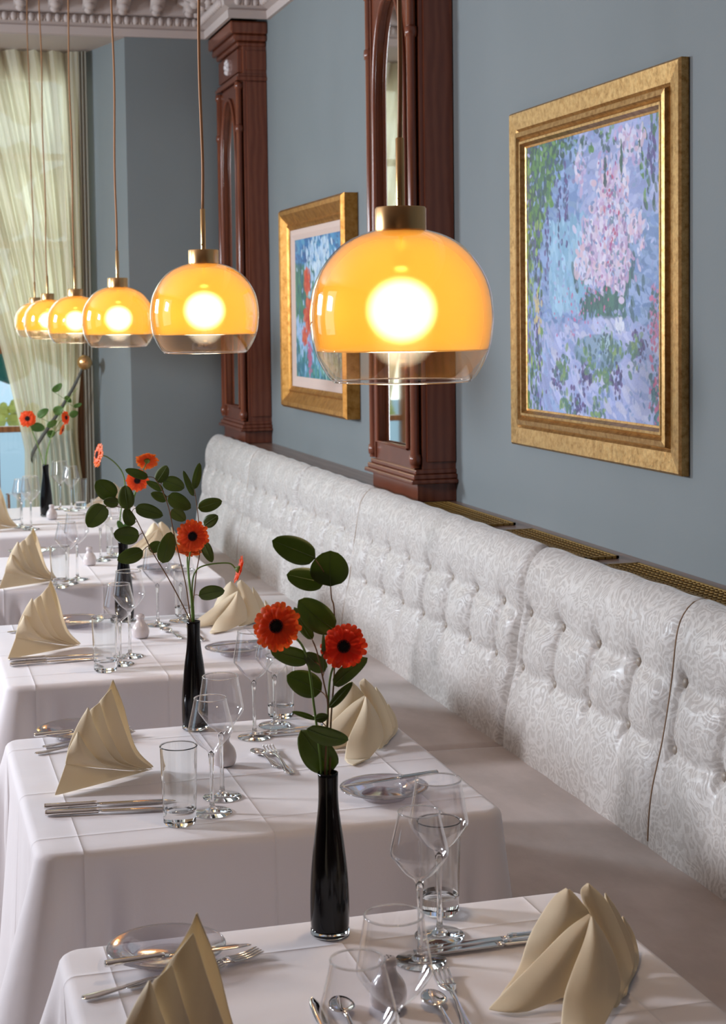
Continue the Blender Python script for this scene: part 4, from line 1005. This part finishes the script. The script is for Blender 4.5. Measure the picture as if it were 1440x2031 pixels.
def branch(label, zoom, Y, stem, leaves, seed, m='leaf', sm='twig', r=.0014, dY=.03):
    ox, oy, sc = zoom; rnd = random.Random(seed); q = lambda x, y, Yy: at_y(ox+x/sc, oy+y/sc, Yy)
    t = thing('eucalyptus_branch', label, 'leafy branch', (0,0,0), 0, 'eucalyptus sprays in the vases'); org = Vector((0,0,0))
    ys = [Y+ (dY*(k/len(stem))*(1 if seed % 2 else -1)) for k in range(len(stem))]
    pts = [q(x, y, yy) for (x, y), yy in zip(stem, ys)]; cp = catmull(pts, 8)
    bm = bmesh.new(); tube(bm, cp, [r*(1.15-.5*k/len(cp)) for k in range(len(cp))], 6); obj('stem', bm, MT[sm], t)
    for (bx, by, tx, ty, w_) in leaves:
        yl = Y+rnd.uniform(-dY, dY)*.8
        Bp = q(bx, by, yl); Tp = q(tx, ty, yl+rnd.uniform(-.012,.012)); ww = w_/sc*yl/FW.y/F_PX
        leaf_obj(t, org, Bp, Tp, ww, rnd, MT[m])
        # petiole to the nearest point of the stem
        near = min(cp, key=lambda p: (p-Bp).length); d = (near-Bp).length
        if .003 < d < .09:
            bm = bmesh.new(); tube(bm, catmull([near, near.lerp(Bp, .5)+Vector((0,0,.002)), Bp+(Tp-Bp)*.04], 4), r*.6, 5); obj('petiole', bm, MT[sm], t)
    return t
Z5 = (400,1020,2.88); Z3 = (0,700,2.571)
def z5(x, y, Y): return at_y(400+x/2.88, 1020+y/2.88, Y)
def z3(x, y, Y): return at_y(x/2.571, 700+y/2.571, Y)
VY = VP[0][1]
branch('tall eucalyptus twig with large round leaves in the nearest vase', Z5, VY, [(725,1560),(735,1380),(738,1180),(757,900),(757,560),(742,480),(736,408)],
       [(650,250,402,150,150),(736,412,735,208,222),(700,392,485,345,128),(758,662,552,492,158),(752,978,948,820,98),(730,1105,862,958,56)], 1)
branch('low eucalyptus twig with crowded leaves over the nearest vase mouth', Z5, VY, [(700,1560),(712,1300),(722,1100),(695,950),(660,790),(632,718)],
       [(632,716,528,530,72),(612,835,392,775,112),(705,895,590,790,100),(684,1012,486,920,150),(697,905,695,676,26),(655,1172,515,1128,32),(650,1170,724,1150,56),(600,1225,838,1290,112),(752,1462,566,1232,190)], 2)
gerbera('largest red orange gerbera, left in the nearest vase', z5(427,640,VY-.03), (-.42,-.85,.30), 47*2.32/F_PX*1.03, [z5(560,730,VY-.01), z5(610,860,VY), z5(640,1080,VY), z5(668,1300,VY), z5(690,1560,VY)], 'petal', 1)
gerbera('deep red gerbera, right in the nearest vase', z5(812,755,VY-.035), (-.25,-.93,.20), 44*2.32/F_PX*1.03, [z5(770,830,VY-.01), z5(735,930,VY), z5(722,1100,VY), z5(715,1300,VY), z5(710,1560,VY)], 'petal_deep', 2)
gst = [z5(655,1010,VY+.01), z5(672,1150,VY+.01), z5(690,1350,VY), z5(700,1560,VY)]
VY = VP[1][1]
branch('long eucalyptus twig leaning left out of the second vase', Z3, VY, [(985,1430),(960,1345),(870,1170),(780,1020),(735,930),(690,840),(662,800)],
       [(710,935,578,922,92),(730,1010,598,1058,76),(762,1010,820,965,56),(828,1072,872,912,84),(690,790,832,830,72),(652,797,638,675,82),(605,765,527,757,54),(535,778,447,888,98),(588,738,488,655,96),(672,882,640,790,60)], 3, dY=.04)
branch('upright eucalyptus twig in the middle of the second vase', Z3, VY, [(985,1430),(968,1330),(945,1170),(895,960),(860,790),(822,690),(790,640)],
       [(800,660,852,575,64),(832,650,940,690,78),(858,728,974,792,78),(872,800,945,855,66),(852,750,768,715,48),(755,635,638,595,46),(832,700,745,655,36)], 4, dY=.04)
branch('right hand eucalyptus twig reaching up from the second vase', Z3, VY, [(990,1430),(985,1300),(1000,1130),(1020,1000),(1012,850),(995,715)],
       [(990,695,1018,560,42),(987,730,935,600,32),(1010,792,1133,755,68),(1042,880,1112,830,62),(1035,958,1082,1068,56),(1013,1238,1146,1212,74),(1012,990,945,1022,42)], 5, dY=.04)
gerbera('bright orange red gerbera facing the room in the second vase', z3(982,935,VY-.06), (-.2,-.96,.12), 31*3.5/F_PX*1.05, [z3(975,980,VY-.02), z3(962,1100,VY), z3(975,1250,VY), z3(982,1430,VY)], 'petal', 3)
gerbera('pale orange gerbera hidden behind the front bloom of the second vase', z3(958,1010,VY+.03), (-.1,.3,-.9), 29*3.6/F_PX, [z3(955,1060,VY+.03), z3(962,1150,VY+.01), z3(980,1300,VY), z3(984,1430,VY)], 'petal_orange', 4)
gerbera('drooping red gerbera seen edge on, right of the second vase', z3(1222,1105,VY-.02), (.93,-.12,-.30), 29*3.5/F_PX, [z3(1165,1072,VY-.01), z3(1060,1080,VY), z3(1000,1110,VY), z3(980,1190,VY), z3(988,1320,VY), z3(990,1430,VY)], 'petal', 5)
VY = VP[2][1]
gerbera('orange gerbera seen edge on facing left, left in the third vase', z3(497,520,VY), (-.95,-.18,.20), 25*4.85/F_PX, [z3(545,530,VY), z3(592,566,VY), z3(628,620,VY), z3(636,700,VY), z3(612,850,VY), z3(618,1050,VY)], 'petal_orange', 6)
gerbera('orange gerbera seen from behind, topmost right in the third vase', z3(750,548,VY+.02), (.15,.72,.62), 23*4.9/F_PX, [z3(738,580,VY), z3(700,680,VY), z3(650,830,VY), z3(625,960,VY), z3(620,1050,VY)], 'petal_orange', 7)
gerbera('orange red gerbera facing the room in the third vase', z3(700,650,VY-.02), (-.1,-.97,-.1), 23*4.8/F_PX, [z3(690,720,VY), z3(655,820,VY), z3(630,960,VY), z3(622,1050,VY)], 'petal', 8)
branch('short fresh green sprig in the third vase', Z3, VY, [(618,1050),(622,960),(630,900),(650,850)], [(628,905,600,855,30),(632,900,672,850,34),(640,860,655,780,36)], 7, m='leaf_bright', sm='stem')
VY = VP[4][1]
gerbera('orange gerbera with black centre in the farthest vase', z3(140,335,VY), (-.2,-.96,.12), 17*7.5/F_PX, [z3(165,400,VY), z3(190,465,VY), z3(218,560,VY), z3(225,640,VY)], 'petal', 9)
gerbera('small orange gerbera turned right, upper right in the farthest vase', z3(336,330,VY), (.72,-.6,.1), 14*7.5/F_PX, [z3(300,360,VY), z3(262,430,VY), z3(235,520,VY), z3(228,640,VY)], 'petal', 10)
gerbera('smallest orange gerbera turned sideways, lower right in the farthest vase', z3(318,393,VY), (.8,-.35,-.3), 12*7.5/F_PX, [z3(290,400,VY), z3(258,440,VY), z3(236,520,VY), z3(230,640,VY)], 'petal_orange', 11)
branch('thin eucalyptus sprig with small leaves in the farthest vase', Z3, VY, [(230,640),(235,550),(258,440),(300,330),(345,245),(395,180)],
       [(268,198,315,155,34),(330,222,364,252,26),(375,275,418,258,22),(192,328,247,286,38),(272,305,322,280,46),(355,322,398,300,34),(158,376,230,386,46),(240,378,290,345,32),(240,420,282,405,36)], 8, m='leaf_bright', sm='stem', r=.0018)

# ------------------------------------------------------------------ pendant lamps
def pendant(label):
    t = thing('pendant_lamp', label, 'pendant lamp', (0,0,0), 0, 'amber globe pendant lamps'); R = .135; zc = .098
    P = catmull([Vector((a,0,b)) for a, b in ((.037,.2225),(.060,.2155),(.082,.2045),(.101,.188),(.118,.165),(.130,.137),(.135,.101),(.1335,.072),(.129,.048),(.120,.026),(.109,.008),(.101,.0005))], 5)
    bm = bmesh.new(); lathe(bm, [(p.x, p.z) for p in P], 72); obj('glass_globe', bm, MT['shade_clear'], t)
    bm = bmesh.new(); tube(bm, [(.101*math.cos(a), .101*math.sin(a), 0.001) for a in [2*PI*k/72 for k in range(73)]], .0013, 6, False); obj('globe_rim', bm, MT['solid_glass'], t)
    bm = bmesh.new(); lathe(bm, [(p.x-.0028, p.z-.0012) for p in P if p.z > .047], 72); am = obj('amber_shade', bm, MT['amber'], t)
    rr = .1262; bm = bmesh.new(); tube(bm, [(rr*math.cos(a), rr*math.sin(a), .0468) for a in [2*PI*k/72 for k in range(73)]], .0013, 6, False); obj('shade_edge', bm, MT['solid_glass'], t)
    bm = bmesh.new(); lathe(bm, [(0,.222),(.034,.222),(.0375,.220),(.0375,.253),(.036,.2555),(.007,.2555),(0,.2555)], 40); obj('brass_cap', bm, MT['brass'], t, sharp=40)
    bm = bmesh.new(); lathe(bm, [(.0064,.255),(.0064,.355),(.004,.357),(0,.357)], 16); lathe(bm, [(0,-.003),(.003,0),(0,.003)], 8, (-.004,-.004,.268)); obj('brass_tube', bm, MT['brass'], t)
    bm = bmesh.new(); lathe(bm, [(0,.222),(.016,.222),(.016,.175),(.012,.170),(0,.170)], 24); obj('socket', bm, MT['brass'], t)
    bm = bmesh.new(); lathe(bm, [(.060*math.sin(PI*k/24), .106-.056*math.cos(PI*k/24)) for k in range(25)], 28); obj('bulb', bm, MT['bulb'], t)
    return t
LP = [((798,757),(788,0),2.28,1.0), ((407,700),(395,0),3.93,.985), ((236,688),(222,0),5.72,.945), ((151,680),(134,0),7.06,.905), ((96,672),(78,0),8.02,.86), ((71,668),(53,0),8.62,.80)]
LL = ['largest amber globe pendant, nearest in the row and in front of the mirror', 'second nearest amber globe pendant in the row', 'third amber globe pendant from the camera in the row',
      'fourth amber globe pendant from the camera in the row', 'fifth amber globe pendant from the camera in the row', 'smallest and farthest amber globe pendant beside the curtain']
lamp0 = None; lamps = []
for (bx, by), (tx, ty), Y, sc in [(a, b, c, d) for a, b, c, d in LP]:
    i = [l[0] for l in LP].index((bx, by)); p = at_y(bx, by, Y)
    if lamp0 is None: lamp0 = pendant(LL[i]); lamp0.location = p; t = lamp0
    else: t = dup(lamp0, p, 0, LL[i], scale=sc)
    lamps.append((t, p, tx, ty, Y, sc, i))
for t, p, tx, ty, Y, sc, i in lamps:
    top = at_y(tx, ty, Y); k = (CEIL-p.z)/(top.z-p.z); tp = p+(top-p)*k; s0 = p+Vector((0,0,.355*sc))
    tp.y = p.y; n = 14; rnd = random.Random(i); pts = []
    for j in range(n+1):
        q = s0.lerp(tp, j/n); wv = math.sin(j*1.1+i)*.0025*(1 if 0 < j < n else 0); pts.append((q-p+Vector((wv, 0, 0)))/sc)
    bm = bmesh.new(); tube(bm, catmull(pts, 4), .0037, 8); obj('cord', bm, MT['cord'], t)
    bm = bmesh.new(); c_ = (tp-p)/sc; lathe(bm, [(0,-.03),(.045,-.028),(.05,-.02),(.05,0),(0,0)], 24, (c_.x, c_.y, c_.z)); obj('ceiling_rose', bm, MT['brass'], t)
    l = bpy.data.lights.new('lamp_light', 'SPOT'); l.energy = 3.6*sc*sc; l.color = (1, .68, .40); l.shadow_soft_size = .03; l.spot_size = 1.75; l.spot_blend = .6
    lo = bpy.data.objects.new('lamp_light', l); C.collection.objects.link(lo); lo.location = p+Vector((0,0,.045*sc))
